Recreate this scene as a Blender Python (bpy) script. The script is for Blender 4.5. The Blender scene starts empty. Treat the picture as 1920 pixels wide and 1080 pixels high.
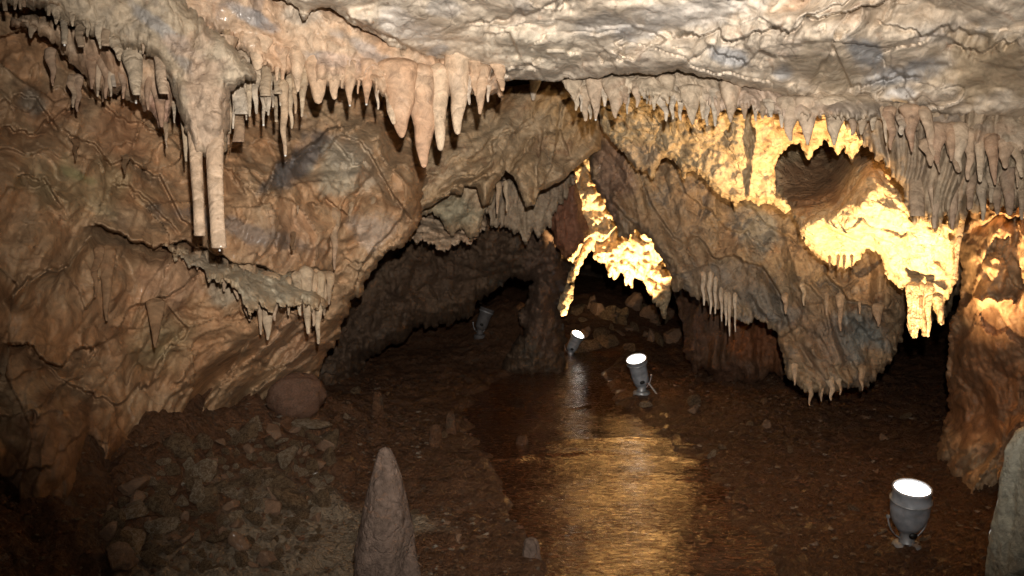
import bpy, math, random
import numpy as np
from mathutils import Vector, Matrix
random.seed(7); RNG = np.random.default_rng(11)
SC = bpy.context.scene
COL = SC.collection
# ------------------------------------------------------------------ camera
F = 1663.0                       # focal length in photo pixels (1920 wide)
PITCH = math.atan(140.0/F)       # looking slightly down, horizon at row 400
CAMZ = 1.4
cd = bpy.data.cameras.new("camera"); cam = bpy.data.objects.new("camera", cd); COL.objects.link(cam)
cam.location = (0, 0, CAMZ); cam.rotation_euler = (math.pi/2-PITCH, 0, 0)
cd.sensor_width = 36; cd.lens = 36*F/1920; cd.clip_start = .05; cd.clip_end = 200
SC.camera = cam
# ------------------------------------------------------------------ world: no daylight reaches this chamber
w = bpy.data.worlds.new("World"); SC.world = w; w.use_nodes = True
bg = w.node_tree.nodes['Background']; bg.inputs[0].default_value = (.55, .5, .45, 1); bg.inputs[1].default_value = 0.004
# ------------------------------------------------------------------ the camera's flash, just above the lens
def spot(name, loc, aim, power, cone, blend, radius, color):
    l = bpy.data.lights.new(name, 'SPOT'); l.energy = power; l.spot_size = math.radians(cone); l.spot_blend = blend
    l.shadow_soft_size = radius; l.color = color
    o = bpy.data.objects.new(name, l); COL.objects.link(o); o.location = loc
    d = Vector(aim)-Vector(loc); o.rotation_euler = d.to_track_quat('-Z', 'Y').to_euler()
    return o
spot('flash', (0.04, 0.0, CAMZ+.19), (.18, 4, CAMZ+.36), 680, 78, 1.0, .016, (1, .92, .82))
SC.view_settings.view_transform = 'Standard'; SC.view_settings.look = 'None'
SC.view_settings.exposure = 0; SC.view_settings.gamma = 1
SC.cycles.use_denoising = True; SC.cycles.max_bounces = 4; SC.cycles.diffuse_bounces = 2; SC.cycles.adaptive_threshold = .025
SC.cycles.glossy_bounces = 3; SC.cycles.sample_clamp_indirect = 4
# ------------------------------------------------------------------ geometry helpers
SP, CP = math.sin(PITCH), math.cos(PITCH)
def P(px, py, d):
    """world point seen at photo pixel (px,py) at horizontal distance d"""
    u = (np.asarray(px, float)-960)/F; v = -(np.asarray(py, float)-540)/F
    t = d/(CP+v*SP)
    return np.stack([u*t, d+0*u, CAMZ+t*(-SP+v*CP)], -1)
_pr = np.random.default_rng(3); PERM = _pr.permutation(256); PERM = np.concatenate([PERM, PERM, PERM])
GR = _pr.normal(size=(256, 3)); GR /= np.linalg.norm(GR, axis=1)[:, None]
def perlin(p):
    i = np.floor(p).astype(np.int64); f = p-i; i &= 255
    u = f*f*f*(f*(f*6-15)+10); r = 0
    for dx in (0, 1):
        wx = u[:, 0] if dx else 1-u[:, 0]
        for dy in (0, 1):
            wy = u[:, 1] if dy else 1-u[:, 1]
            for dz in (0, 1):
                wz = u[:, 2] if dz else 1-u[:, 2]
                h = PERM[PERM[PERM[(i[:, 0]+dx) & 255]+((i[:, 1]+dy) & 255)]+((i[:, 2]+dz) & 255)]
                g = GR[h]
                r = r+wx*wy*wz*((f[:, 0]-dx)*g[:, 0]+(f[:, 1]-dy)*g[:, 1]+(f[:, 2]-dz)*g[:, 2])
    return r*1.5
def fbm(p, o=4, kind=0, gain=.5):
    r = 0; a = 1
    for k in range(o):
        n = perlin(p*(2.03**k)+17.3*k)
        if kind == 1: n = np.abs(n)*2-.45
        r = r+a*n; a *= gain
    return r
def facets(p, sc, tilt=1.0, ani=(1, 1, 1)):
    """fractured-rock relief: every jittered cell is its own tilted plane, cells meet in sharp steps"""
    q = (p+.22/sc*np.stack([perlin(p*sc*1.3+k*9.1) for k in range(3)], -1)*2)*sc*np.array(ani)
    i0 = np.floor(q).astype(np.int64); best = np.full(len(q), 1e9); val = np.zeros(len(q))
    for dx in (-1, 0, 1):
        for dy in (-1, 0, 1):
            for dz in (-1, 0, 1):
                c = i0+np.array([dx, dy, dz]); h = PERM[PERM[PERM[c[:, 0] & 255]+(c[:, 1] & 255)]+(c[:, 2] & 255)]
                jc = c+.5+.42*GR[h]; d = q-jc; dd = (d*d).sum(1); m = dd < best
                n = GR[(h*7+31) & 255]; v = tilt*(d*n).sum(1)+.6*GR[(h*3+5) & 255, 0]
                best = np.where(m, dd, best); val = np.where(m, v, val)
    return val
def smooth(a, b, x):
    t = np.clip((x-a)/(b-a), 0, 1); return t*t*(3-2*t)
def rbf(ctrl):
    c = np.array(ctrl, float); n = len(c); X = c[:, :2]/400.0
    K = np.sqrt(((X[:, None]-X[None])**2).sum(-1)+.03)
    A = np.zeros((n+3, n+3)); A[:n, :n] = K; A[:n, n] = 1; A[:n, n+1:] = X; A[n, :n] = 1; A[n+1:, :n] = X.T
    s = np.linalg.lstsq(A, np.concatenate([c[:, 2], [0, 0, 0]]), rcond=None)[0]
    def f(x, y):
        q = np.stack([x, y], -1)/400.0; r = s[n]+q[..., 0]*s[n+1]+q[..., 1]*s[n+2]
        for k in range(n): r = r+s[k]*np.sqrt((q[..., 0]-X[k, 0])**2+(q[..., 1]-X[k, 1])**2+.03)
        return r
    return f
def seg_d(x, y, pts, closed=False):
    n = len(pts); best = np.full(x.shape, 1e9); side = np.zeros(x.shape); T = np.zeros(x.shape)
    for k in range(n if closed else n-1):
        ax, ay = pts[k]; bx, by = pts[(k+1) % n]; ex, ey = bx-ax, by-ay; L = ex*ex+ey*ey+1e-9
        t = np.clip(((x-ax)*ex+(y-ay)*ey)/L, 0, 1); dx = x-ax-t*ex; dy = y-ay-t*ey; d = np.hypot(dx, dy)
        m = d < best; best = np.where(m, d, best); side = np.where(m, np.sign(ex*(y-ay)-ey*(x-ax)), side); T = np.where(m, (k+t)/(n-1), T)
    return best, side, T
def sdf(x, y, poly):
    d, _, _ = seg_d(x, y, poly, True); ins = np.zeros(x.shape, bool); n = len(poly)
    for k in range(n):
        ax, ay = poly[k]; bx, by = poly[(k+1) % n]
        if ay == by: continue
        ins ^= ((ay > y) != (by > y)) & (x < (bx-ax)*(y-ay)/(by-ay)+ax)
    return np.where(ins, d, -d)
def make_mesh(name, V, Fq, pig=None, smooth_=True):
    me = bpy.data.meshes.new(name); me.vertices.add(len(V)); me.vertices.foreach_set('co', V.astype(np.float32).ravel())
    me.loops.add(Fq.size); me.loops.foreach_set('vertex_index', Fq.astype(np.int32).ravel())
    k = Fq.shape[1]; me.polygons.add(len(Fq)); me.polygons.foreach_set('loop_start', np.arange(0, Fq.size, k, dtype=np.int32))
    me.update(calc_edges=True)
    me.polygons.foreach_set('use_smooth', np.full(len(Fq), smooth_))
    if pig is None: pig = np.zeros((len(V), 4))
    if True:
        a = me.color_attributes.new('pig', 'FLOAT_COLOR', 'POINT'); a.data.foreach_set('color', pig.astype(np.float32).ravel())
    me.validate(); me.update()
    return me
def obj(name, me, mat, parent=None, loc=None):
    o = bpy.data.objects.new(name, me); COL.objects.link(o)
    if mat and not me.materials: me.materials.append(mat)
    if loc is not None: o.location = loc
    if parent: o.parent = parent
    return o
def tag(o, label=None, cat=None, group=None, kind=None):
    if label: o['label'] = label
    if cat: o['category'] = cat
    if group: o['group'] = group
    if kind: o['kind'] = kind
    return o
# ------------------------------------------------------------------ materials
def rock_mat(name, c1, c2, c3, dark=(.05, .03, .02), s=1.0, wet=.15, bump=.5, rust=.3, dirt=.35, rough=.6):
    m = bpy.data.materials.new(name); m.use_nodes = True; nt = m.node_tree; N = nt.nodes; L = nt.links
    b = N['Principled BSDF']
    tc = N.new('ShaderNodeTexCoord'); oi = N.new('ShaderNodeObjectInfo')
    va = N.new('ShaderNodeVectorMath'); va.operation = 'ADD'
    L.new(tc.outputs['Object'], va.inputs[0])
    mu = N.new('ShaderNodeVectorMath'); mu.operation = 'SCALE'; mu.inputs['Scale'].default_value = 1.0
    cb = N.new('ShaderNodeCombineXYZ')
    for k in range(3): L.new(oi.outputs['Random'], cb.inputs[k])
    L.new(cb.outputs[0], mu.inputs[0]); mu.inputs['Scale'].default_value = 9.0
    L.new(mu.outputs[0], va.inputs[1]); V = va.outputs[0]
    def noise(sc, det=8, rough_=.6, dist=0.0, vec=None):
        n = N.new('ShaderNodeTexNoise'); n.inputs['Scale'].default_value = sc; n.inputs['Detail'].default_value = det
        n.inputs['Roughness'].default_value = rough_; n.inputs['Distortion'].default_value = dist
        L.new(vec or V, n.inputs['Vector']); return n.outputs['Fac']
    def ramp(fac, a, b_, va_=0.0, vb=1.0):
        r = N.new('ShaderNodeMapRange'); r.inputs['From Min'].default_value = a; r.inputs['From Max'].default_value = b_
        r.inputs['To Min'].default_value = va_; r.inputs['To Max'].default_value = vb; r.interpolation_type = 'SMOOTHSTEP'
        L.new(fac, r.inputs['Value']); return r.outputs['Result']
    def mix(fac, a, b_, mode='MIX'):
        x = N.new('ShaderNodeMix'); x.data_type = 'RGBA'; x.blend_type = mode
        if isinstance(fac, float): x.inputs['Factor'].default_value = fac
        else: L.new(fac, x.inputs['Factor'])
        for i, q in ((6, a), (7, b_)):
            if isinstance(q, tuple): x.inputs[i].default_value = (*q, 1)
            else: L.new(q, x.inputs[i])
        return x.outputs[2]
    col = mix(ramp(noise(2.6*s, 9, .62, .8), .38, .64), c1, c2)
    col = mix(ramp(noise(4.3*s, 9, .6, 1.2), .54, .68, 0, .85), col, c3)
    col = mix(ramp(noise(7.5*s, 8, .65, 1.5), .56, .72, 0, rust), col, (.36, .17, .08))
    at = N.new('ShaderNodeAttribute'); at.attribute_name = 'pig'
    col = mix(at.outputs['Alpha'], col, at.outputs['Color'])
    # fine tonal grain and mineral veins
    g = N.new('ShaderNodeMapRange'); g.inputs['From Min'].default_value = .3; g.inputs['From Max'].default_value = .7
    g.inputs['To Min'].default_value = .5; g.inputs['To Max'].default_value = 1.42; L.new(noise(22*s, 10, .72, .6), g.inputs['Value'])
    cg = N.new('ShaderNodeCombineXYZ')
    for k in range(3): L.new(g.outputs[0], cg.inputs[k])
    col = mix(1.0, col, cg.outputs[0], 'MULTIPLY')
    wv = N.new('ShaderNodeVectorMath'); wv.operation = 'ADD'; nn = N.new('ShaderNodeTexNoise'); nn.inputs['Scale'].default_value = 5*s
    nn.inputs['Detail'].default_value = 5; L.new(V, nn.inputs['Vector'])
    sc = N.new('ShaderNodeVectorMath'); sc.operation = 'SCALE'; sc.inputs['Scale'].default_value = .35/s; L.new(nn.outputs['Color'], sc.inputs[0])
    L.new(V, wv.inputs[0]); L.new(sc.outputs[0], wv.inputs[1])
    vo = N.new('ShaderNodeTexVoronoi'); vo.feature = 'DISTANCE_TO_EDGE'; vo.inputs['Scale'].default_value = 7*s; L.new(wv.outputs[0], vo.inputs['Vector'])
    vm = N.new('ShaderNodeMath'); vm.operation = 'MULTIPLY'; L.new(ramp(vo.outputs['Distance'], 0.0, .05, 1, 0), vm.inputs[0])
    L.new(ramp(noise(3*s, 3), .5, .62, 0, dirt), vm.inputs[1])
    col = mix(vm.outputs[0], col, dark)
    # specks
    v2 = N.new('ShaderNodeTexVoronoi'); v2.inputs['Scale'].default_value = 30*s; L.new(V, v2.inputs['Vector'])
    sm = N.new('ShaderNodeMath'); sm.operation = 'MULTIPLY'; L.new(ramp(v2.outputs['Distance'], .1, .16, 1, 0), sm.inputs[0])
    L.new(ramp(noise(5*s, 2), .5, .6, 0, .5), sm.inputs[1]); col = mix(sm.outputs[0], col, (.13, .07, .04))
    L.new(col, b.inputs['Base Color'])
    L.new(ramp(noise(6*s, 5), .35, .7, rough-.18, rough+.2), b.inputs['Roughness'])
    b.inputs['Specular IOR Level'].default_value = .25
    L.new(ramp(noise(3.1*s, 4), .5, .66, 0, wet*2), b.inputs['Coat Weight']); b.inputs['Coat Roughness'].default_value = .18
    h = N.new('ShaderNodeMath'); h.operation = 'MULTIPLY_ADD'; L.new(noise(26*s, 12, .68, .7), h.inputs[0]); h.inputs[1].default_value = 1.0
    a1 = N.new('ShaderNodeMath'); a1.operation = 'MULTIPLY'; L.new(ramp(vo.outputs['Distance'], 0, .12), a1.inputs[0]); a1.inputs[1].default_value = .22
    L.new(a1.outputs[0], h.inputs[2])
    bp = N.new('ShaderNodeBump'); bp.inputs['Strength'].default_value = bump; bp.inputs['Distance'].default_value = .035
    L.new(h.outputs[0], bp.inputs['Height']); L.new(bp.outputs[0], b.inputs['Normal'])
    return m
M = {}
M['pale'] = rock_mat('pale_limestone', (.60, .50, .39), (.68, .59, .485), (.50, .415, .34), rust=.5, wet=.03, bump=.35, s=.8)
M['palegrey'] = rock_mat('grey_beige_limestone', (.45, .355, .25), (.53, .44, .33), (.33, .28, .22), rust=.4, wet=.08, bump=.6)
M['peach'] = rock_mat('peach_flowstone', (.55, .36, .23), (.60, .45, .32), (.36, .27, .21), rust=.4, wet=.35, bump=.35)
M['tan'] = rock_mat('tan_flowstone', (.46, .32, .21), (.50, .38, .27), (.38, .22, .13), rust=.45, wet=.25, bump=.4)
M['wall'] = rock_mat('brown_limestone', (.42, .245, .13), (.46, .315, .19), (.33, .225, .14), dark=(.09, .055, .035), rust=.6, wet=.12, bump=.34, dirt=.3, s=.7)
M['drape'] = rock_mat('drapery_calcite', (.43, .30, .175), (.48, .36, .235), (.33, .21, .125), rust=.35, wet=.06, bump=.45)
M['mass'] = rock_mat('hanging_limestone', (.33, .215, .125), (.38, .275, .17), (.27, .23, .19), rust=.6, wet=.1, bump=.65, dirt=.45)
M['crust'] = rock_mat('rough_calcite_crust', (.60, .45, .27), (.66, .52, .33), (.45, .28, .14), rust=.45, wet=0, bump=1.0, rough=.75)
M['creamtan'] = rock_mat('cream_tan_flowstone', (.50, .405, .30), (.56, .46, .35), (.43, .30, .21), rust=.5, wet=.12, bump=.4)
M['wettan'] = rock_mat('wet_tan_calcite', (.52, .37, .25), (.58, .44, .31), (.46, .32, .22), rust=.3, wet=.5, bump=.5, s=1.0, dirt=0, rough=.38)
M['curtain'] = rock_mat('grey_flowstone', (.33, .25, .175), (.38, .30, .21), (.24, .19, .15), rust=.3, wet=.12, bump=.4)
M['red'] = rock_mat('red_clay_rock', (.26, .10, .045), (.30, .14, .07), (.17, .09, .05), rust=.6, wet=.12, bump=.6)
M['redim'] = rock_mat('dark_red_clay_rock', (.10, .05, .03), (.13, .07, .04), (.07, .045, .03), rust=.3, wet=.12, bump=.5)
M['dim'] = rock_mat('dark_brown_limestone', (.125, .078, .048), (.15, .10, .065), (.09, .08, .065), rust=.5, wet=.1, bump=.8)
M['mud'] = rock_mat('brown_mud', (.13, .062, .031), (.19, .10, .056), (.11, .08, .055), rust=.5, wet=.25, bump=1.0, s=2.2, rough=.5)
M['stone'] = rock_mat('rubble_stone', (.18, .11, .06), (.46, .33, .20), (.15, .105, .07), rust=.8, wet=.2, bump=1.0, s=1.7, rough=.6)
M['stone_pale'] = rock_mat('pale_rubble_stone', (.32, .21, .12), (.68, .56, .41), (.20, .135, .08), rust=.8, wet=.15, bump=1.0, s=1.7)
M['stone_red'] = rock_mat('red_rubble_stone', (.20, .12, .075), (.26, .16, .10), (.15, .11, .08), rust=.4, wet=.15, bump=.5, s=.9)
M['stone_brown'] = rock_mat('brown_boulder', (.13, .07, .045), (.16, .09, .06), (.10, .065, .045), rust=.4, wet=.1, bump=.4, s=.8)
M['mauve'] = rock_mat('mauve_stalagmite', (.15, .105, .082), (.17, .12, .095), (.125, .088, .068), rust=.4, wet=0, bump=.7, s=1.6, dirt=.25, rough=.75)
M['wetgrey'] = rock_mat('wet_grey_flowstone', (.50, .48, .38), (.56, .54, .44), (.40, .38, .30), rust=.15, wet=.5, bump=.5, s=2, rough=.35)
def plain(name, c, rough=.5, metal=0, emit=None, es=0, nz=.25, sc=30):
    m = bpy.data.materials.new(name); m.use_nodes = True; N = m.node_tree.nodes; L = m.node_tree.links; b = N['Principled BSDF']
    n = N.new('ShaderNodeTexNoise'); n.inputs['Scale'].default_value = sc; n.inputs['Detail'].default_value = 6
    x = N.new('ShaderNodeMix'); x.data_type = 'RGBA'; x.inputs[6].default_value = (*c, 1); x.inputs[7].default_value = (*[k*(1-nz*2) for k in c], 1)
    tc = N.new('ShaderNodeTexCoord'); L.new(tc.outputs['Object'], n.inputs['Vector'])
    r = N.new('ShaderNodeMapRange'); r.inputs['From Min'].default_value = .4; r.inputs['From Max'].default_value = .7
    L.new(n.outputs['Fac'], r.inputs['Value']); L.new(r.outputs[0], x.inputs['Factor']); L.new(x.outputs[2], b.inputs['Base Color'])
    b.inputs['Roughness'].default_value = rough; b.inputs['Metallic'].default_value = metal
    if emit: b.inputs['Emission Color'].default_value = (*emit, 1); b.inputs['Emission Strength'].default_value = es
    return m
M['housing'] = plain('grey_plastic_housing', (.36, .38, .42), .5, nz=.22, sc=25)
M['housing_dark'] = plain('dark_grey_housing', (.11, .10, .10), .7, nz=.22, sc=25)  # darker housing tone for the unlit spotlight, to make it fainter
M['metal'] = plain('grey_metal', (.42, .43, .45), .45, .4)
M['black'] = plain('black_rubber', (.015, .015, .015), .5)
M['lens'] = plain('lit_lens', (.9, .9, .9), .2, emit=(1, .96, .88), es=9, nz=0)
M['lens_off'] = plain('unlit_lens', (.30, .30, .32), .25)
def drop_mat():
    m = bpy.data.materials.new('water_drop'); m.use_nodes = True; b = m.node_tree.nodes['Principled BSDF']
    b.inputs['Base Color'].default_value = (.8, .8, .78, 1); b.inputs['Roughness'].default_value = .05; b.inputs['Coat Weight'].default_value = 1
    return m
M['drop'] = drop_mat()
# ------------------------------------------------------------------ rock masses
def slab(name, poly, ctrl, mat, R=40, T=.25, step=3.0, a1=.08, a2=.05, a3=.012, f2=4, ter=None, flute=None,
         breaks=(), patches=(), edge=5, teeth=0, tl=26, seed=0, back=.25, lump=1, thick=None, fac=(), cracks=(), fold=()):
    """A closed, solid rock mass: silhouette `poly`, distance of its near face from `ctrl`, its own thickness and relief."""
    xs = [p[0] for p in poly]; ys = [p[1] for p in poly]
    X, Y = np.meshgrid(np.arange(min(xs)-18, max(xs)+19, step), np.arange(min(ys)-18, max(ys)+19+teeth, step))
    sh = X.shape
    tooth = 0
    if teeth:
        q = np.stack([X.ravel()/tl, Y.ravel()/300+seed, np.full(X.size, seed*3.1)], -1)
        n = 1-np.abs(perlin(q)*2.2); n2 = 1-np.abs(perlin(q*2.3+5)*2.2)
        tooth = (teeth*(np.clip(n, 0, 1)**3+.4*np.clip(n2, 0, 1)**3)).reshape(sh)
    S = sdf(X, Y-tooth, poly)
    q = np.stack([X.ravel()/38, Y.ravel()/38, np.full(X.size, seed*1.7)], -1)
    S = S+edge*fbm(q, 4, gain=.6).reshape(sh)
    ins = S > 0
    cell = ins[:-1, :-1] & ins[1:, :-1] & ins[:-1, 1:] & ins[1:, 1:]
    used = np.zeros(sh, bool)
    for a in (slice(0, -1), slice(1, None)):
        for b in (slice(0, -1), slice(1, None)): used[a, b] |= cell
    full = np.zeros(sh, bool); full[1:-1, 1:-1] = cell[:-1, :-1] & cell[1:, :-1] & cell[:-1, 1:] & cell[1:, 1:]
    rim = used & ~full
    gy, gx = np.gradient(S, step); gl = gx*gx+gy*gy+1e-3
    k = np.where(rim, np.clip(S/gl, -step*2, step*2), 0)*.8
    X = X-gx*k; Y = Y-gy*k
    D = rbf(ctrl)(X, Y); x, y, d, s = X[used], Y[used], D[used], S[used]
    rm = rim[used]
    W = P(x, y, d)+seed*3.3
    disp = a1*fbm(W*1.4, 3)+a2*fbm(W*f2, 4, lump, gain=.4)+a3*fbm(W*17, 3)
    z, wx = W[:, 2], W[:, 0]
    for (A, sc_, ani) in fac: disp = disp+A*facets(W, sc_, 1.0, ani)
    for (A, fa, fb, ang) in fold:     # long folds running along a direction
        ca, sa = math.cos(math.radians(ang)), math.sin(math.radians(ang)); wp = .12*fbm(W*1.3+5, 2)
        al = wx*ca+z*sa; ac = -wx*sa+z*ca+wp
        n = fbm(np.stack([al*fb, ac*fa, W[:, 1]*fa*.5], -1), 3, 1, gain=.45); disp = disp+A*n
    for (A, sc_, wd_) in cracks:
        nc = fbm(W*sc_+31, 4); disp = disp-A*np.exp(-(nc/wd_)**2)*smooth(-.1, .3, perlin(W*sc_*.7+77))
    if ter:
        for (A, per, slope, jag) in ter:
            q1 = W*2.2; warp = fbm(q1+9, 4)*per*(.8 if abs(slope) > .5 else 1.6)
            th = .9*(1-2.2*np.abs(perlin(np.stack([wx*7, z*1.2, W[:, 1]*1.2], -1))))
            th += .4*(1-2.2*np.abs(perlin(np.stack([wx*19+4, z*2.4, W[:, 1]*2], -1))))
            qq = (-z+slope*wx+warp-th*jag*per)/per
            fr = qq-np.floor(qq); amp = smooth(-.25, .45, perlin(W*1.9+np.floor(qq)[:, None]*7.7+3))
            disp = disp+A*amp*(np.where(fr < .965, (fr/.965)**1.8, (1-fr)/.035)-.35)
    if flute:
        A, fx, fz = flute; warp = fbm(W*2.5, 2)*.05
        n = fbm(np.stack([(wx+warp)*fx, z*fz, W[:, 1]*fz], -1), 3, 1)
        disp = disp+A*n
    for (pts, A, Ls) in breaks:
        A = A*1.25; xr = x+.4*y; jit = fbm(np.stack([x/60, y/60, 0*x+seed], -1), 2)*12
        jit = jit+26*np.abs(perlin(np.stack([xr/42, y/200, 0*x+seed], -1)))+9*np.abs(perlin(np.stack([xr/15, y/80, 0*x+seed], -1)))-6
        bd, sd, tt = seg_d(x+jit*.5, y+jit, pts)
        tp = smooth(0, .12, tt)*smooth(0, .12, 1-tt)
        w_ = smooth(-2.6, 2.6, sd*bd); disp = disp+A*tp*(-w_*np.exp(-bd/Ls)+(1-w_)*.55*np.exp(-bd/(Ls*1.6)))
    r = np.clip(s/R, 0, 1); cap = T*(1-np.sqrt(np.clip(1-(1-r)**2, 0, 1)))
    df = d-disp*np.clip(s/12+.25, 0, 1)+cap
    tb = thick if thick else back
    db = np.maximum(d+T+tb*np.sqrt(np.clip(1-(1-r)**2, 0, 1))+.04*fbm(W*3+50, 2), df+.012)
    VF = P(x, y, df); keep = ~rm
    idx = -np.ones(sh, int); idx[used] = np.arange(len(x))
    bidx = np.arange(len(x)); bidx[keep] = len(x)+np.arange(keep.sum())
    VB = P(x[keep], y[keep], db[keep]); V = np.concatenate([VF, VB])
    a = idx[:-1, :-1][cell]; b = idx[:-1, 1:][cell]; c = idx[1:, 1:][cell]; e = idx[1:, :-1][cell]
    Fq = np.concatenate([np.stack([a, e, c, b], -1), np.stack([bidx[a], bidx[b], bidx[c], bidx[e]], -1)])
    pig = np.zeros((len(V), 4))
    if patches:
        wob = fbm(np.stack([x/45, y/45, 0*x+seed+3], -1), 4)
        for (cx, cy, rx, ry, ang, colr, st) in patches:
            ca, sa = math.cos(math.radians(ang)), math.sin(math.radians(ang))
            u = ((x-cx)*ca+(y-cy)*sa)/rx; v = (-(x-cx)*sa+(y-cy)*ca)/ry
            m = smooth(1.25, .55, np.hypot(u, v)+wob*.55)*st
            al = pig[:len(x), 3]; na = m+al*(1-m)
            for k in range(3): pig[:len(x), k] = (colr[k]*m+pig[:len(x), k]*al*(1-m))/np.maximum(na, 1e-6)
            pig[:len(x), 3] = na
    o = obj(name, make_mesh(name, V, Fq, pig), mat)
    return o
GREY = (.30, .31, .33); DGREY = (.12, .115, .115); CREAM = (.58, .51, .41); WHITE = (.68, .64, .60); ORANGE = (.56, .33, .18)
RED = (.30, .12, .05); BRN = (.22, .12, .06); OLIVE = (.36, .32, .19); GREEN = (.16, .22, .06); MAUVE = (.36, .26, .23)
# pale ceiling
tag(slab('cave_ceiling', [(-250,-330),(2200,-330),(2200,250),(1920,238),(1800,228),(1700,205),(1600,192),(1500,185),(1400,165),(1330,146),(1260,136),(1150,143),(1100,150),(1060,145),(1040,158),(1000,148),(945,152),(900,132),(860,128),(800,110),(735,88),(690,62),(640,32),(605,14),(585,18),(569,44),(560,16),(520,-6),(300,-50),(-250,-80)],
    [(0,-100,2.7),(600,-100,2.75),(1000,-200,2.5),(1000,-60,2.85),(1000,60,3.2),(1000,140,3.55),(600,10,3.05),(1500,-100,2.7),(1500,60,3.0),(1500,170,3.4),(1900,-60,2.6),(1900,100,2.9),(1900,230,3.2),(2200,100,2.8),(800,100,3.4)],
    M['pale'], R=26, T=.16, step=2.6, a1=.10, a2=.07, a3=.006, f2=2.4, ter=[(.11, .17, -.1, .5), (.012, .06, .1, .6)], fac=[(.05, 2.8, (.6, 1, 1.3))], cracks=[(.045, 1.5, .016)], edge=6, seed=1, back=.3,
    breaks=[([(1240,60),(1300,66),(1390,70),(1450,55),(1520,35),(1570,30),(1640,15),(1700,-10)], .09, 16),
            ([(640,20),(680,50),(730,68),(800,105)], .06, 14), ([(860,40),(940,28),(1020,12),(1080,10)], .05, 12),
            ([(900,55),(960,70),(980,120)], .04, 10), ([(1180,50),(1250,75),(1240,90),(1180,110),(1150,105)], .05, 12),
            ([(1280,125),(1340,95),(1400,120),(1480,95)], .06, 12), ([(1640,40),(1700,60),(1760,65),(1800,50),(1860,70)], .05, 14),
            ([(1520,170),(1560,80),(1600,170),(1660,140),(1740,150)], .06, 14), ([(1770,80),(1840,95),(1920,75)], .06, 14),
            ([(1600,210),(1650,190),(1800,210),(1920,225)], .04, 12)],
    patches=[(1620,100,40,28,30,GREY,.85),(1720,130,90,22,-12,GREY,.8),(1800,60,90,30,0,GREY,.4),(1370,105,40,20,20,GREY,.8),(1470,140,25,16,20,GREY,.7),
             (1130,50,60,22,-8,GREY,.45),(1190,60,50,18,-12,GREY,.5),(830,15,45,15,0,GREY,.4),(820,95,25,10,-20,GREY,.6),(980,15,30,18,0,GREY,.35),(600,60,60,25,10,GREY,.5),
             (1000,90,90,40,0,CREAM,.7),(760,50,80,30,20,WHITE,.6),(1300,25,120,30,-8,WHITE,.6),(1480,10,40,12,-20,ORANGE,.5),(1620,25,60,20,-10,BRN,.4),
             (1850,120,110,70,0,(.40,.30,.19),.8),(1690,175,32,12,0,WHITE,.9),(1550,130,60,50,0,(.45,.36,.25),.6),(1750,20,150,40,0,(.42,.33,.24),.6)]),
    'pale cream and grey limestone ceiling with rust stains and a long dark crack', kind='structure')
# peach band behind the ceiling lip, upper middle left
slab_peach = slab('flowstone_ledge', [(270,-90),(520,-60),(640,5),(740,70),(850,105),(940,130),(940,172),(905,168),(880,178),(850,180),(800,176),(740,172),(715,166),(690,158),(660,156),(620,160),(590,158),(560,146),(520,136),(490,118),(455,92),(425,72),(390,48),(350,28),(310,-10)],
    [(300,-50,3.1),(500,0,3.25),(500,120,3.3),(700,60,3.5),(700,150,3.42),(930,160,3.55),(400,50,3.2)], M['peach'], R=22, T=.12, step=2.4, a1=.05, a2=.05, a3=.008,
    ter=[(.035, .13, .35, .7)], edge=5, teeth=14, tl=22, seed=2, patches=[(480,35,60,14,28,GREY,.7),(620,110,70,12,8,GREY,.55),(690,95,60,14,30,GREY,.5),(570,25,40,25,0,(.5,.45,.38),.6),(640,120,60,25,0,(.62,.42,.3),.5)])
tag(slab_peach, 'peach coloured flowstone ledge with a toothed lower edge, under the pale ceiling', 'rock ledge')
# grey beige band upper left
tag(slab('flowstone_ledge', [(-250,-150),(200,-120),(330,-20),(400,50),(450,95),(480,135),(480,150),(450,150),(432,165),(430,235),(424,285),(398,300),(366,290),(350,250),(335,205),(318,150),(300,120),(280,100),(262,88),(240,90),(212,72),(195,66),(170,60),(140,45),(112,40),(95,18),(60,16),(30,8),(0,6),(-250,-30)],
    [(-200,-50,2.6),(0,0,2.75),(200,40,2.85),(330,110,2.9),(370,220,2.92),(400,290,2.95),(450,130,3.0),(250,-60,2.8)], M['palegrey'], R=24, T=.12, step=2.4, a1=.05, a2=.045, a3=.008,
    flute=(.022, 9, 1.2), edge=4, teeth=10, tl=18, seed=3, patches=[(310,60,90,14,38,GREY,.6),(350,120,60,16,45,(.25,.24,.24),.6),(385,200,50,110,0,(.50,.37,.27),.9),(340,90,40,20,30,(.52,.36,.25),.5)]),
    'grey beige flowstone ledge in the upper left corner that funnels into two long tubes', 'rock ledge')
# second, redder tier under it
tag(slab('flowstone_curtain', [(20,20),(200,50),(300,80),(330,120),(325,200),(312,236),(300,238),(292,222),(280,200),(270,205),(262,180),(240,186),(228,170),(220,182),(205,168),(196,182),(188,165),(180,178),(170,160),(160,140),(140,120),(120,100),(100,75),(60,55),(20,40)],
    [(30,30,3.0),(180,150,3.1),(200,60,3.05),(300,200,3.12),(300,100,3.05)], M['tan'], R=18, T=.1, step=2.4, a1=.04, a2=.03, a3=.006, flute=(.03, 12, 1.5), edge=4, teeth=12, tl=16, seed=4,
    patches=[(190,130,50,60,0,(.34,.2,.12),.6),(300,200,25,50,0,(.40,.24,.18),.7)]),
    'reddish tan flowstone curtain with pointed flakes, behind the upper left stalactites', 'flowstone curtain')
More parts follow.
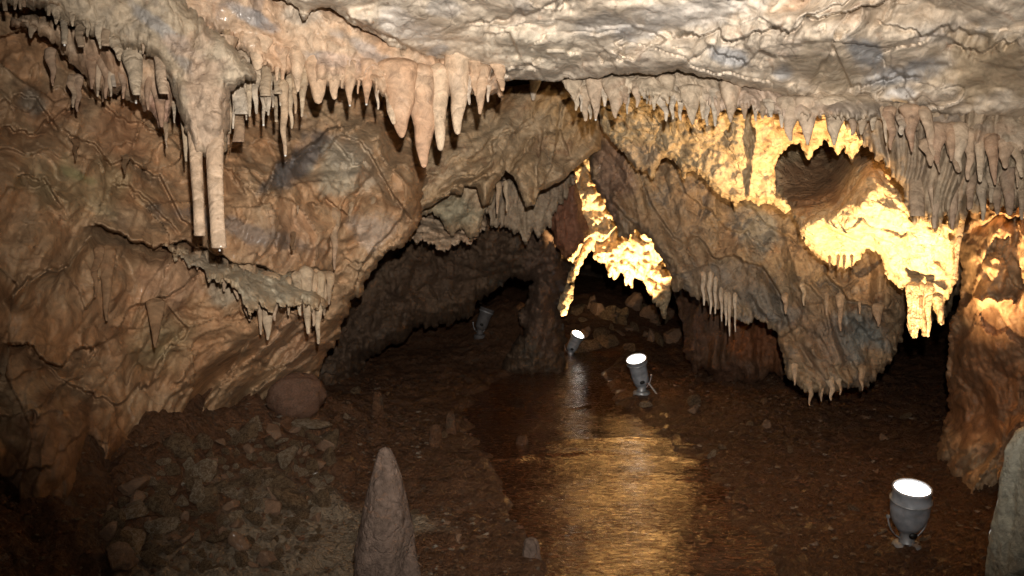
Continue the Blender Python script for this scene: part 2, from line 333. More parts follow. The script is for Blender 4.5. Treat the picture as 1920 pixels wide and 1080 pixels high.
# left wall
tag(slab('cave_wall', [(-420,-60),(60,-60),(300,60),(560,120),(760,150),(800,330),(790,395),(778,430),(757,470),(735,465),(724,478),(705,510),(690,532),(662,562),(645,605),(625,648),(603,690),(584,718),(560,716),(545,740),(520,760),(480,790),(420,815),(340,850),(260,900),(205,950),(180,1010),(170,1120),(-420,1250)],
    [(-400,300,2.5),(0,100,3.25),(0,400,3.1),(0,700,3.0),(0,1000,2.8),(250,200,3.55),(300,400,3.65),(250,600,3.6),(200,850,3.45),(400,300,3.8),(450,480,3.85),(450,500,3.9),(500,620,4.2),(350,780,4.2),(580,700,5.2),(500,760,5.1),(650,550,4.7),(620,300,4.42),(700,220,4.75),(740,430,4.55),(570,220,4.55),(600,420,4.22),(790,350,4.75)],
    M['wall'], R=30, T=.22, step=2.6, a1=.12, a2=.035, a3=.009, f2=1.8, ter=[(.075, .20, 1.15, .4), (.03, .33, .3, .6)], fac=[(.12, 2.1, (1, 1, .8)), (.020, 6, (1, 1, .8))], fold=[(.06, 4.2, .6, 50)], edge=8, teeth=8, tl=22, seed=5, back=.3,
    breaks=[([(140,410),(250,455),(350,455),(430,490),(520,515),(640,520)], .22, 34), ([(130,250),(190,290),(210,310),(240,300),(300,330),(340,410),(375,440)], .10, 16),
            ([(0,560),(60,520),(130,500),(180,450)], -.14, 26), ([(200,610),(280,575),(340,540),(380,520)], .10, 20), ([(0,640),(60,660),(120,690),(130,680),(200,640)], .12, 26),
            ([(310,570),(355,620),(290,690),(230,730)], .07, 14), ([(470,640),(440,680),(380,760),(300,840)], .08, 14), ([(560,650),(500,720),(420,790)], .06, 12),
            ([(480,390),(530,300),(600,250),(650,235)], -.10, 18), ([(610,500),(640,380),(700,330)], .08, 14), ([(660,560),(690,490),(735,440),(760,380)], .10, 16), ([(620,260),(690,280),(740,370),(780,420)], .08, 12),
            ([(0,240),(60,250),(120,200),(170,150)], .08, 18), ([(420,600),(490,560),(560,600),(620,560)], .06, 12),([(590,300),(630,270),(660,310),(690,300)],.05,10),([(575,390),(610,370),(650,400),(690,350)],.06,12),([(30,330),(90,350),(130,410)],.07,14),([(20,180),(70,190),(110,240),(150,260)],.07,14),([(200,330),(260,360),(300,400),(340,440)],.07,12),([(395,300),(440,330),(470,380)],.05,12),([(60,760),(140,720),(220,760),(300,700)],.08,20),([(480,690),(540,640),(600,600)],.07,12),([(640,480),(690,500),(720,470)],.05,10),([(130,150),(190,190),(260,240),(320,260)],.06,14)],
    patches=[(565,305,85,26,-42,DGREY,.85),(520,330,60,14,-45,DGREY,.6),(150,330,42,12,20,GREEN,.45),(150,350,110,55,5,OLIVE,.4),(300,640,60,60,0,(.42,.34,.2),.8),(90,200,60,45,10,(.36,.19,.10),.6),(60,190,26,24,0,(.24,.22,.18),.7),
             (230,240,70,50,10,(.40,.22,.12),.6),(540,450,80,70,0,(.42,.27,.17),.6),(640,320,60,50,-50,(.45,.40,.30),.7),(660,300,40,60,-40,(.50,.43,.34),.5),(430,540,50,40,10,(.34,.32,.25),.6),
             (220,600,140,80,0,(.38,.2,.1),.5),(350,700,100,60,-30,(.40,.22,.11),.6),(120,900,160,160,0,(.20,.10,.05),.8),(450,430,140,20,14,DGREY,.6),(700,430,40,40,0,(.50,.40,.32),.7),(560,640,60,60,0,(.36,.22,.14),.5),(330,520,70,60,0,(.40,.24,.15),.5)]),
    'brown folded limestone wall on the left with ledges and dark clefts', kind='structure')
# white dripping ledge on the left wall
tag(slab('flowstone_shelf', [(300,445),(380,470),(430,490),(520,505),(600,520),(625,515),(622,560),(612,575),(600,570),(585,575),(565,560),(545,575),(520,565),(505,585),(488,565),(470,590),(455,560),(440,540),(420,515),(395,520),(375,500),(350,490),(320,470)],
    [(300,450,3.68),(430,500,3.76),(520,530,3.91),(620,540,4.16)], M['drape'], R=14, T=.06, step=2.2, a1=.03, a2=.03, a3=.006, flute=(.03, 13, 2), edge=4, teeth=16, tl=15, seed=6,
    patches=[(520,530,110,40,5,(.42,.38,.29),.8),(380,490,50,25,15,(.40,.35,.27),.7)]),
    'pale grey flowstone shelf with small drips across the left wall', 'flowstone shelf')
# middle drapery
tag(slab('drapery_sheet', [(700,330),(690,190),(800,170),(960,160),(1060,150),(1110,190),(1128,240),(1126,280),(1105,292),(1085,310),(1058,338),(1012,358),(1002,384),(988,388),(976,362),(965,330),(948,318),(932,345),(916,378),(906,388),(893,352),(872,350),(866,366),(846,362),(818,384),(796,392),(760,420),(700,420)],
    [(700,400,4.9),(720,200,5.1),(800,370,4.95),(850,250,5.1),(950,200,5.3),(1000,370,5.1),(1120,260,5.6),(1060,170,5.5),(900,380,4.95)],
    M['drape'], R=22, T=.16, step=2.4, a1=.12, a2=.02, a3=.005, f2=4, fac=[(.04, 2.5, (1, 1, .8))], fold=[(.07, 4.5, .7, 42)], ter=[(.06, .2, .8, .35)], edge=3, seed=7, back=.2,
    breaks=[([(1010,260),(990,300),(940,320),(880,345),(800,392)], .12, 16), ([(1020,240),(1015,300),(1000,380)], .07, 10), ([(1045,240),(1040,290),(1010,355)], -.07, 10), ([(960,230),(920,300),(850,340)], .06, 12), ([(700,260),(760,300),(800,380)], .07, 14),([(870,300),(930,270),(1000,230)],.05,12),([(900,330),(930,325),(950,300)],.04,8),([(1060,180),(1050,240),(1070,300)],.05,12),([(760,330),(820,320),(870,280)],.05,12)],
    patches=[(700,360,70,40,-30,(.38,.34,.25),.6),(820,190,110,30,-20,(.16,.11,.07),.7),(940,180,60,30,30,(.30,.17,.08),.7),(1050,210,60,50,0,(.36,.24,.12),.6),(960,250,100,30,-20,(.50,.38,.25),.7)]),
    'grey tan drapery sheet sweeping down from right to left in the middle of the cave', 'drapery')
tag(slab('rock_overhang', [(690,300),(930,340),(925,372),(912,388),(905,412),(898,440),(880,452),(866,428),(850,440),(835,425),(828,412),(812,398),(795,402),(780,420),(768,450),(745,440),(690,440)],
    [(700,400,5.3),(820,360,5.35),(900,400,5.5)], M['drape'], R=16, T=.12, step=2.4, a1=.06, a2=.05, a3=.012, f2=6, edge=4, teeth=8, tl=14, seed=8, patches=[(860,400,60,30,0,(.33,.31,.22),.7)]),
    'olive grey rock overhang with a small dark hollow beneath the drapery sheet', 'rock overhang')
tag(slab('flowstone_curtain', [(755,370),(910,380),(912,425),(898,440),(884,456),(872,447),(858,452),(842,462),(822,468),(812,452),(800,458),(790,445),(780,458),(770,440),(758,440)],
    [(760,400,5.9),(900,430,6.0),(830,380,6.2)], M['tan'], R=12, T=.12, step=2.4, a1=.04, a2=.05, a3=.01, f2=7, flute=(.03, 10, 1.5), edge=4, teeth=12, tl=14, seed=9),
    'small rust brown curtain with broken orange points hanging in the hollow', 'flowstone curtain')
tag(slab('flowstone_curtain', [(885,330),(1080,320),(1065,360),(1045,390),(1030,420),(1012,440),(1000,432),(988,450),(975,432),(960,438),(948,420),(930,424),(915,400),(895,410)],
    [(900,370,5.9),(1040,370,6.1),(980,430,6.0)], M['curtain'], R=12, T=.12, step=2.4, a1=.05, a2=.03, a3=.01, flute=(.06, 9, 1.0), edge=4, teeth=16, tl=13, seed=10),
    'fluted brown curtain of thin pipes under the middle of the drapery sheet', 'flowstone curtain')
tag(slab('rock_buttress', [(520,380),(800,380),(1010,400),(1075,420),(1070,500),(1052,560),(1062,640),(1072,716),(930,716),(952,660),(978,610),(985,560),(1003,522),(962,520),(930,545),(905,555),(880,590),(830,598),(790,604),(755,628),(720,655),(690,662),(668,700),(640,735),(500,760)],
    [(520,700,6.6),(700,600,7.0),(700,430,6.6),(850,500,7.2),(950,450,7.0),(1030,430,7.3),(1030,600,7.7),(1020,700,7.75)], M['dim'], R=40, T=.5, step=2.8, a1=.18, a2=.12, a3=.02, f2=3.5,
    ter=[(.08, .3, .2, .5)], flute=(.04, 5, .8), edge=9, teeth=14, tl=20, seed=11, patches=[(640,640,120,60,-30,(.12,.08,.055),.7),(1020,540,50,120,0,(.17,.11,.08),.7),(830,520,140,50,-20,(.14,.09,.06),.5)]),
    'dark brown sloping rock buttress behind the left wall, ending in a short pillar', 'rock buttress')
# reddish curtain and the lit broken rock behind
tag(slab('flowstone_curtain', [(1000,340),(1050,315),(1078,318),(1084,345),(1092,380),(1098,410),(1102,428),(1094,445),(1085,462),(1068,480),(1055,480),(1040,450),(1022,400),(1008,370)],
    [(1010,350,6.35),(1100,300,6.3),(1070,480,6.45),(1160,440,6.5)], M['red'], R=24, T=.2, step=2.4, a1=.06, a2=.03, a3=.01, flute=(.05, 6, 1.0), edge=4, teeth=8, tl=14, seed=12, patches=[(1080,400,60,80,0,(.23,.11,.07),.7)]),
    'dark red curtain between drapery sheet and grey hanging mass', 'flowstone curtain')
tag(slab('broken_overhang', [(1060,250),(1300,250),(1300,540),(1262,540),(1258,560),(1245,592),(1238,575),(1225,562),(1212,540),(1200,515),(1190,520),(1186,540),(1176,530),(1165,508),(1155,520),(1140,512),(1135,490),(1118,488),(1108,470),(1098,480),(1088,500),(1072,530),(1066,520),(1078,490),(1062,482),(1058,440),(1048,360)],
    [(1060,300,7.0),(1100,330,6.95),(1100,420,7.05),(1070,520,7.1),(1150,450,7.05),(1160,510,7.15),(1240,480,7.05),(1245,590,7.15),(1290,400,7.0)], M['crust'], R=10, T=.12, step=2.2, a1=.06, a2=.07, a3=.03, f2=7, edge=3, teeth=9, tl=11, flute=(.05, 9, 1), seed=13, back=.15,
    breaks=[([(1070,500),(1110,455),(1170,430)], .1, 10)]),
    'broken rock overhang with ragged edges, glowing gold above the middle spotlight', 'rock overhang')
tag(slab('rock_pillar', [(1015,360),(1050,350),(1068,430),(1082,500),(1078,560),(1062,590),(1040,600),(1018,590),(1008,540),(1010,470)],
    [(1020,380,8.7),(1070,520,8.6),(1020,580,8.7)], M['crust'], R=18, T=.25, step=2.4, a1=.1, a2=.09, a3=.03, f2=6, edge=5, seed=14),
    'short yellow lit rock pillar behind the red curtain, above the farthest lit spotlight', 'rock pillar')
# big hanging mass on the right
tag(slab('hanging_rock', [(1110,150),(1500,200),(1800,330),(1850,470),(1800,540),(1775,592),(1745,600),(1700,592),(1692,632),(1672,672),(1648,702),(1612,726),(1572,730),(1540,738),(1500,728),(1478,704),(1468,662),(1455,625),(1436,603),(1408,592),(1386,600),(1372,590),(1350,575),(1330,560),(1300,548),(1262,543),(1256,510),(1240,478),(1215,445),(1190,425),(1178,445),(1160,435),(1148,405),(1135,385),(1118,360),(1104,300),(1112,260)],
    [(1120,200,5.9),(1130,340,5.75),(1200,430,5.6),(1260,350,5.6),(1300,520,5.5),(1400,400,5.5),(1500,480,5.3),(1450,560,5.5),(1560,560,5.2),(1540,720,5.1),(1640,650,5.3),(1700,500,5.2),(1800,450,5.3),(1500,250,5.6)],
    M['mass'], R=22, T=.2, step=2.6, a1=.14, a2=.025, a3=.007, f2=2.4, fac=[(.08, 2.4, (1, 1, .6)), (.015, 8, (1, 1, .6))], fold=[(.08, 4.5, .6, -68)], ter=[(.045, .26, -.9, .5)], flute=(.03, 6, 1.0), edge=7, teeth=12, tl=16, seed=15, back=.3,
    breaks=[([(1290,440),(1340,475),(1430,500),(1470,560),(1480,620)], .12, 18), ([(1140,370),(1180,410),(1250,480)], .06, 12), ([(1540,510),(1590,560),(1680,590)], .10, 16), ([(1180,260),(1220,380),(1260,440),(1290,470)], .06, 12), ([(1380,370),(1440,420),(1560,500)], .06, 14),([(1300,430),(1330,400),(1400,450),(1460,470)],.05,12),([(1500,520),(1540,560),(1560,640)],.06,12),([(1400,540),(1440,600),(1470,610)],.05,10),([(1260,300),(1290,370),(1350,420)],.05,12),([(1600,600),(1640,640),(1680,600)],.05,12)],
    patches=[(1420,430,40,45,0,(.27,.28,.26),.7),(1150,330,40,90,10,(.25,.16,.12),.7),(1600,630,60,50,0,(.20,.22,.21),.8),(1300,400,60,70,20,(.30,.22,.15),.5),(1540,650,50,60,0,(.28,.19,.13),.6),(1440,570,60,30,20,(.24,.23,.21),.6),(1350,530,80,40,10,(.30,.24,.18),.5)]),
    'big grey brown hanging rock tapering downward between the lit ceiling and the dark floor', 'hanging rock')
tag(slab('flowstone_curtain', [(1262,500),(1500,540),(1530,690),(1480,716),(1450,700),(1410,728),(1385,705),(1350,722),(1325,690),(1300,700),(1285,650),(1272,590)],
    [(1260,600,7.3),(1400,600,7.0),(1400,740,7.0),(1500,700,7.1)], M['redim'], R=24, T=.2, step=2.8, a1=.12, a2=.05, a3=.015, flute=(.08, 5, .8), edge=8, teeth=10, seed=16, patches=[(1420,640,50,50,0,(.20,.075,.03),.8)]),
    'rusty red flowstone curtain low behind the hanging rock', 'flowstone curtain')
# the crusty ceiling band lit by the near spotlight
tag(slab('lit_crust_ledge', [(1110,130),(1680,150),(1700,260),(1630,262),(1618,268),(1607,285),(1598,318),(1592,290),(1582,275),(1572,296),(1562,275),(1545,262),(1530,276),(1515,300),(1508,285),(1498,268),(1482,268),(1462,290),(1450,312),(1452,340),(1460,360),(1475,372),(1482,392),(1472,398),(1450,380),(1436,378),(1424,386),(1408,374),(1388,376),(1380,390),(1370,372),(1358,368),(1338,355),(1322,338),(1300,320),(1290,318),(1284,335),(1276,320),(1262,298),(1246,294),(1235,310),(1220,340),(1212,318),(1195,318),(1180,300),(1165,280),(1145,262),(1125,230)],
    [(1120,180,4.75),(1180,290,4.95),(1300,200,4.45),(1300,330,4.65),(1450,200,4.15),(1450,380,4.45),(1600,190,4.0),(1600,290,4.2),(1690,200,3.95)],
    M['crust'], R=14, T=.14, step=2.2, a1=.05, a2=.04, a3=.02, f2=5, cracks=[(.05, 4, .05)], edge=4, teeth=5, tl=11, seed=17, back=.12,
    breaks=[([(1420,190),(1412,260),(1405,340),(1404,372)], .12, 7)], patches=[(1190,300,50,40,0,(.50,.38,.28),.6)]),
    'crusty golden ledge with ragged pendants lit from below, beneath the right stalactite fringe', 'rock ledge')
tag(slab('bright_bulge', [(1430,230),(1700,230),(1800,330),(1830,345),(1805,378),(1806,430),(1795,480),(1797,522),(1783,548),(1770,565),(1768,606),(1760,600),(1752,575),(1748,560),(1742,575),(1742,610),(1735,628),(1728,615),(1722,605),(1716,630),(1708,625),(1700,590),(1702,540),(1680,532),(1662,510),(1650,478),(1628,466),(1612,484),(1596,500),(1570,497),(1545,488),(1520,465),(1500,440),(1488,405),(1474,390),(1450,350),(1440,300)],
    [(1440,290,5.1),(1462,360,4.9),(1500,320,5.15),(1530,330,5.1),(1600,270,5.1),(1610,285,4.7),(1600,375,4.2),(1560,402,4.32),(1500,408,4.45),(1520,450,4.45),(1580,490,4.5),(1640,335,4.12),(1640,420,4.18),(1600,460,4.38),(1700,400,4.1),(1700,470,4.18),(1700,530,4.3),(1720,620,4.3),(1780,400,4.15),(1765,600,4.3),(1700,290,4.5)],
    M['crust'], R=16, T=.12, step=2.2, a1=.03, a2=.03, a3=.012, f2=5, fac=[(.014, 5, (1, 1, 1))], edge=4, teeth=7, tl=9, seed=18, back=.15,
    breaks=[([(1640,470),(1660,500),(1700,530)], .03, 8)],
    patches=[(1520,335,80,60,-15,(.34,.19,.10),.85),(1640,300,60,35,30,(.50,.30,.16),.6)]),  # the hollow's orange-brown bounce light, painted into the vertex colour
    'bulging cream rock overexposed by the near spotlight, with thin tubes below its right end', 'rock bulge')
# right foreground curtain
tag(slab('flowstone_curtain', [(1560,150),(2200,120),(2200,380),(1960,392),(1925,385),(1905,392),(1890,378),(1870,398),(1850,372),(1835,400),(1820,392),(1800,405),(1788,432),(1775,400),(1764,415),(1752,432),(1742,405),(1722,412),(1708,408),(1700,388),(1692,350),(1668,312),(1645,290),(1620,262),(1590,232)],
    [(1600,200,3.5),(1700,200,3.35),(1700,350,3.4),(1800,300,3.3),(1900,380,3.25),(1950,200,3.15),(2200,200,2.9)], M['curtain'], R=14, T=.10, step=2.2, a1=.05, a2=.025, a3=.007, flute=(.075, 10, .7), ter=[(.03, .16, 0, .8)], edge=4, teeth=14, tl=17, seed=19, back=.16),
    'grey brown curtain of merged flutes at the right edge, before the lit bulge', 'flowstone curtain')
# band carrying the right-hand fringe
tag(slab('flowstone_ledge', [(1050,100),(1300,90),(1700,150),(2200,190),(2200,300),(1920,285),(1820,278),(1740,252),(1690,236),(1640,222),(1560,216),(1500,220),(1440,212),(1405,198),(1380,204),(1330,194),(1290,188),(1240,178),(1190,172),(1150,168),(1100,164),(1066,158)],
    [(1080,110,3.9),(1200,110,3.85),(1400,130,3.72),(1600,150,3.58),(1800,175,3.42),(2000,195,3.3),(1080,260,3.80),(1400,290,3.58),(1700,310,3.43),(1850,340,3.32),(2100,360,3.15),(1060,165,3.72),(1200,165,3.62),(1400,190,3.5),(1600,190,3.36),(1800,230,3.25),(2000,250,3.08)], M['creamtan'], R=18, T=.09, step=2.2, a1=.04, a2=.03, a3=.007, flute=(.035, 11, 1.6), edge=5, teeth=12, tl=16, seed=20, back=.14,
    patches=[(1150,165,100,30,0,(.60,.50,.38),.8),(1420,190,120,40,0,(.50,.38,.30),.7),(1700,215,150,20,8,(.26,.22,.19),.7),(1800,260,120,30,8,(.38,.28,.2),.6)]),
    'tan flowstone ledge carrying the right hand stalactite fringe under the cracked ceiling', 'rock ledge')
# right wall
tag(slab('cave_wall', [(1800,330),(2300,250),(2400,1150),(1850,1150),(1800,985),(1768,910),(1752,860),(1766,810),(1778,760),(1770,700),(1776,630),(1790,590),(1802,540),(1795,480)],
    [(1800,400,4.55),(1800,600,4.5),(1900,500,4.1),(1800,800,4.6),(1740,900,4.6),(1900,900,4.0),(2200,600,3.0)], M['wall'], R=40, T=.3, step=2.8, a1=.14, a2=.08, a3=.02, f2=3, fac=[(.06, 3, (1, 1, .8))], ter=[(.06, .3, -.3, .4)], edge=8, seed=21,
    breaks=[([(1800,450),(1850,410),(1920,400)], .1, 14), ([(1790,575),(1850,560),(1920,570)], -.12, 16), ([(1830,480),(1860,530)], .08, 8)],
    patches=[(1860,700,120,160,0,(.25,.12,.06),.7),(1860,490,80,60,0,(.40,.26,.14),.7)]),
    'brown rock wall at the right edge with a gold lit upper part', kind='structure')
# ------------------------------------------------------------------ ground
def ground_h(x, y):
    x = np.asarray(x, float); y = np.asarray(y, float); p = np.stack([x.ravel(), y.ravel(), 0*x.ravel()], -1)
    h = .50*smooth(-.72, -1.95, x)*smooth(7.2, 5.2, y)
    h = h+.40*np.exp(-((x-.95)/.8)**2-((y-10.9)/1.0)**2)+.36*np.exp(-((x-.0)/.42)**2-((y-9.3)/.9)**2)+.26*np.exp(-((x+.9)/.9)**2-((y-10.2)/1.5)**2)
    h = h+.55*smooth(2.1, 3.4, x)*smooth(6, 4.8, y)+.3*smooth(12, 14, y)
    n = (.035*fbm(p*1.1+4, 3)+.16*np.abs(fbm(p*2.3+8, 3))*smooth(-.6, -1.0, p[:, 0])*smooth(6.2, 5.4, p[:, 1])+.02*fbm(p*4+1, 4, 1)).reshape(x.shape)
    # the stream channel
    sx = STREAM_C(y); sw = STREAM_W(y); t = smooth(1.15, .85, np.abs(x-sx)/sw+(.16*fbm(p*2.3+2, 4)).reshape(x.shape))*smooth(9.3, 8.6, y)
    h = (h+n+.03)*(1-t)+(-.05)*t
    return h
_sy = np.array([1.5, 3.42, 3.7, 4.15, 4.85, 5.5, 6.2, 6.9, 7.8, 8.7, 9.5])
_px = [1290, 1250, 1215, 1170, 1115, 1065, 1025, 1020, 1050, 1110, 1130]; _pw = [255, 225, 215, 205, 200, 180, 150, 120, 85, 60, 40]
_cx = np.array([(a-960)/F*b for a, b in zip(_px, _sy)]); _cw = np.array([a/F*b for a, b in zip(_pw, _sy)])
STREAM_C = lambda y: np.interp(y, _sy, _cx); STREAM_W = lambda y: np.interp(y, _sy, _cw)
def ground_hit(px, py):
    a = P(px, py, 1.0)-np.array([0, 0, CAMZ])
    ds = np.linspace(1.6, 14, 1500); pts = np.array([0, 0, CAMZ])+ds[:, None]*a[None]
    g = ground_h(pts[:, 0], pts[:, 1]); k = np.argmax(pts[:, 2] <= g); return pts[k]
ny, nx = 620, 620
ty = 1.2*(15.5/1.2)**np.linspace(0, 1, ny); tx = np.linspace(-1.0, 1.0, nx)
Yg, Xg = np.meshgrid(ty, tx, indexing='ij'); Xg = Xg*(1.6+Yg*.62)
Zg = ground_h(Xg, Yg); pp = np.stack([Xg.ravel(), Yg.ravel(), Zg.ravel()], -1)
sx = STREAM_C(pp[:, 1]); sw = STREAM_W(pp[:, 1]); off = smooth(.95, 1.4, np.abs(pp[:, 0]-sx)/sw)
peb = fbm(pp*np.array([1, 1, 0])*22, 3, 1); pp[:, 2] += off*(.012*peb+.012*fbm(pp*9, 3, 1))
ii = np.arange(ny*nx).reshape(ny, nx)
Fg = np.stack([ii[:-1, :-1].ravel(), ii[:-1, 1:].ravel(), ii[1:, 1:].ravel(), ii[1:, :-1].ravel()], -1)
pig = np.zeros((len(pp), 4)); wob = fbm(pp*3, 4)
redm = smooth(2.2, .9, np.abs(pp[:, 0]-sx-.1)/sw+wob*.5)*.8+smooth(.6, 1.6, pp[:, 0]+wob)*.5
pig[:, :3] = (.125, .062, .031); pig[:, 3] = np.clip(redm, 0, .85)
lm = smooth(-.35, -.6, pp[:, 0]+wob*.3)*smooth(-1.35, -1.0, pp[:, 0]+wob*.3)*smooth(4.3, 3.9, pp[:, 1]+wob*.5)
pig[:, :3] = pig[:, :3]*(1-lm[:, None])+np.array((.36, .29, .21))*lm[:, None]; pig[:, 3] = np.maximum(pig[:, 3], lm*.9)
tag(obj('ground', make_mesh('ground', pp, Fg, pig), M['mud']), 'uneven brown mud and gravel cave floor', kind='structure')
# stream
def water_mat():
    m = bpy.data.materials.new('wet_stream'); m.use_nodes = True; N = m.node_tree.nodes; L = m.node_tree.links; b = N['Principled BSDF']
    tc = N.new('ShaderNodeTexCoord'); mp = N.new('ShaderNodeMapping'); mp.inputs['Scale'].default_value = (.7, 1.25, 1); L.new(tc.outputs['Object'], mp.inputs[0])
    n = N.new('ShaderNodeTexNoise'); n.inputs['Scale'].default_value = 2.5; n.inputs['Detail'].default_value = 9; L.new(tc.outputs['Object'], n.inputs['Vector'])
    x = N.new('ShaderNodeMix'); x.data_type = 'RGBA'; x.inputs[6].default_value = (.06, .021, .008, 1); x.inputs[7].default_value = (.10, .038, .015, 1); L.new(n.outputs['Fac'], x.inputs['Factor'])
    n2 = N.new('ShaderNodeTexNoise'); n2.inputs['Scale'].default_value = 42; n2.inputs['Detail'].default_value = 6; n2.inputs['Distortion'].default_value = 1; L.new(mp.outputs[0], n2.inputs['Vector'])
    m2 = N.new('ShaderNodeMapRange'); m2.inputs['From Min'].default_value = .38; m2.inputs['From Max'].default_value = .66; m2.inputs['To Min'].default_value = .35; m2.inputs['To Max'].default_value = 1.9; L.new(n2.outputs['Fac'], m2.inputs['Value'])
    vm = N.new('ShaderNodeVectorMath'); vm.operation = 'SCALE'; L.new(x.outputs[2], vm.inputs[0]); L.new(m2.outputs[0], vm.inputs['Scale'])
    L.new(vm.outputs[0], b.inputs['Base Color'])
    m3 = N.new('ShaderNodeMapRange'); m3.inputs['From Min'].default_value = .4; m3.inputs['From Max'].default_value = .6; m3.inputs['To Min'].default_value = .08; m3.inputs['To Max'].default_value = .3; L.new(n2.outputs['Fac'], m3.inputs['Value']); L.new(m3.outputs[0], b.inputs['Roughness'])
    b.inputs['Roughness'].default_value = .07; b.inputs['Specular IOR Level'].default_value = .55; b.inputs['Coat Weight'].default_value = 1; b.inputs['Coat Roughness'].default_value = .03
    r = N.new('ShaderNodeTexNoise'); r.inputs['Scale'].default_value = 26; r.inputs['Detail'].default_value = 3; r.inputs['Distortion'].default_value = 1.0; r.inputs['Roughness'].default_value = .6; L.new(mp.outputs[0], r.inputs['Vector'])
    r2 = N.new('ShaderNodeTexNoise'); r2.inputs['Scale'].default_value = 2.2; r2.inputs['Detail'].default_value = 3; L.new(tc.outputs['Object'], r2.inputs['Vector'])
    mr = N.new('ShaderNodeMapRange'); mr.inputs['From Min'].default_value = .4; mr.inputs['From Max'].default_value = .6; mr.inputs['To Min'].default_value = .4; mr.inputs['To Max'].default_value = 1; L.new(r2.outputs['Fac'], mr.inputs['Value'])
    hm = N.new('ShaderNodeMath'); hm.operation = 'MULTIPLY'; L.new(r.outputs['Fac'], hm.inputs[0]); L.new(mr.outputs[0], hm.inputs[1])
    bp = N.new('ShaderNodeBump'); bp.inputs['Distance'].default_value = .02; bp.inputs['Strength'].default_value = .5; L.new(hm.outputs[0], bp.inputs['Height'])
    r3 = N.new('ShaderNodeTexNoise'); r3.inputs['Scale'].default_value = 9; r3.inputs['Detail'].default_value = 7; r3.inputs['Distortion'].default_value = 1.5; L.new(mp.outputs[0], r3.inputs['Vector'])
    m4 = N.new('ShaderNodeMapRange'); m4.inputs['From Min'].default_value = .42; m4.inputs['From Max'].default_value = .58; m4.inputs['To Min'].default_value = .05; m4.inputs['To Max'].default_value = .95; L.new(r3.outputs['Fac'], m4.inputs['Value']); L.new(m4.outputs[0], b.inputs['Coat Weight']); L.new(bp.outputs[0], b.inputs['Normal']); L.new(bp.outputs[0], b.inputs['Coat Normal'])
    return m
ny, nx = 700, 160
ty = 1.4*(9.6/1.4)**np.linspace(0, 1, ny); tx = np.linspace(-1.25, 1.25, nx); Ys, U = np.meshgrid(ty, tx, indexing='ij')
Xs = STREAM_C(Ys)+U*STREAM_W(Ys); q = np.stack([Xs.ravel(), Ys.ravel(), 0*Xs.ravel()], -1)
zz = .0+.006*fbm(q*2.2, 2)
wv = q[:, 1]+.25*fbm(q*1.2, 3)
for yc, am in ((4.95, .022), (4.65, .018), (5.25, .012), (6.3, .008)): zz += am*np.exp(-((wv-yc)/.05)**2)*smooth(-.3, .2, perlin(q*2+yc))
q[:, 2] = zz
ii = np.arange(ny*nx).reshape(ny, nx)
Fs = np.stack([ii[:-1, :-1].ravel(), ii[:-1, 1:].ravel(), ii[1:, 1:].ravel(), ii[1:, :-1].ravel()], -1)
tag(obj('stream', make_mesh('stream', q, Fs), water_mat()), 'shallow rippled red brown water running through the middle of the floor', kind='structure')
# enclosing chamber
nu, nv = 260, 150
U, Vv = np.meshgrid(np.linspace(0, 2*math.pi, nu, endpoint=False), np.linspace(-.12, math.pi/2, nv), indexing='ij')
sp_ = np.stack([np.cos(U)*np.cos(Vv), np.sin(U)*np.cos(Vv), np.sin(Vv)], -1).reshape(-1, 3)
rad = 1+.10*fbm(sp_*3.1, 5, 1)
sv = sp_*rad[:, None]*np.array([6.4, 9.6, 2.7])+np.array([.3, 5.8, .05])
ii = np.arange(nu*nv).reshape(nu, nv); jj = np.roll(ii, -1, 0)
Fv = np.stack([ii[:, :-1].ravel(), ii[:, 1:].ravel(), jj[:, 1:].ravel(), jj[:, :-1].ravel()], -1)
tag(obj('cave_vault', make_mesh('cave_vault', sv, Fv), M['dim']), 'dark brown rock vault enclosing the chamber', kind='structure')
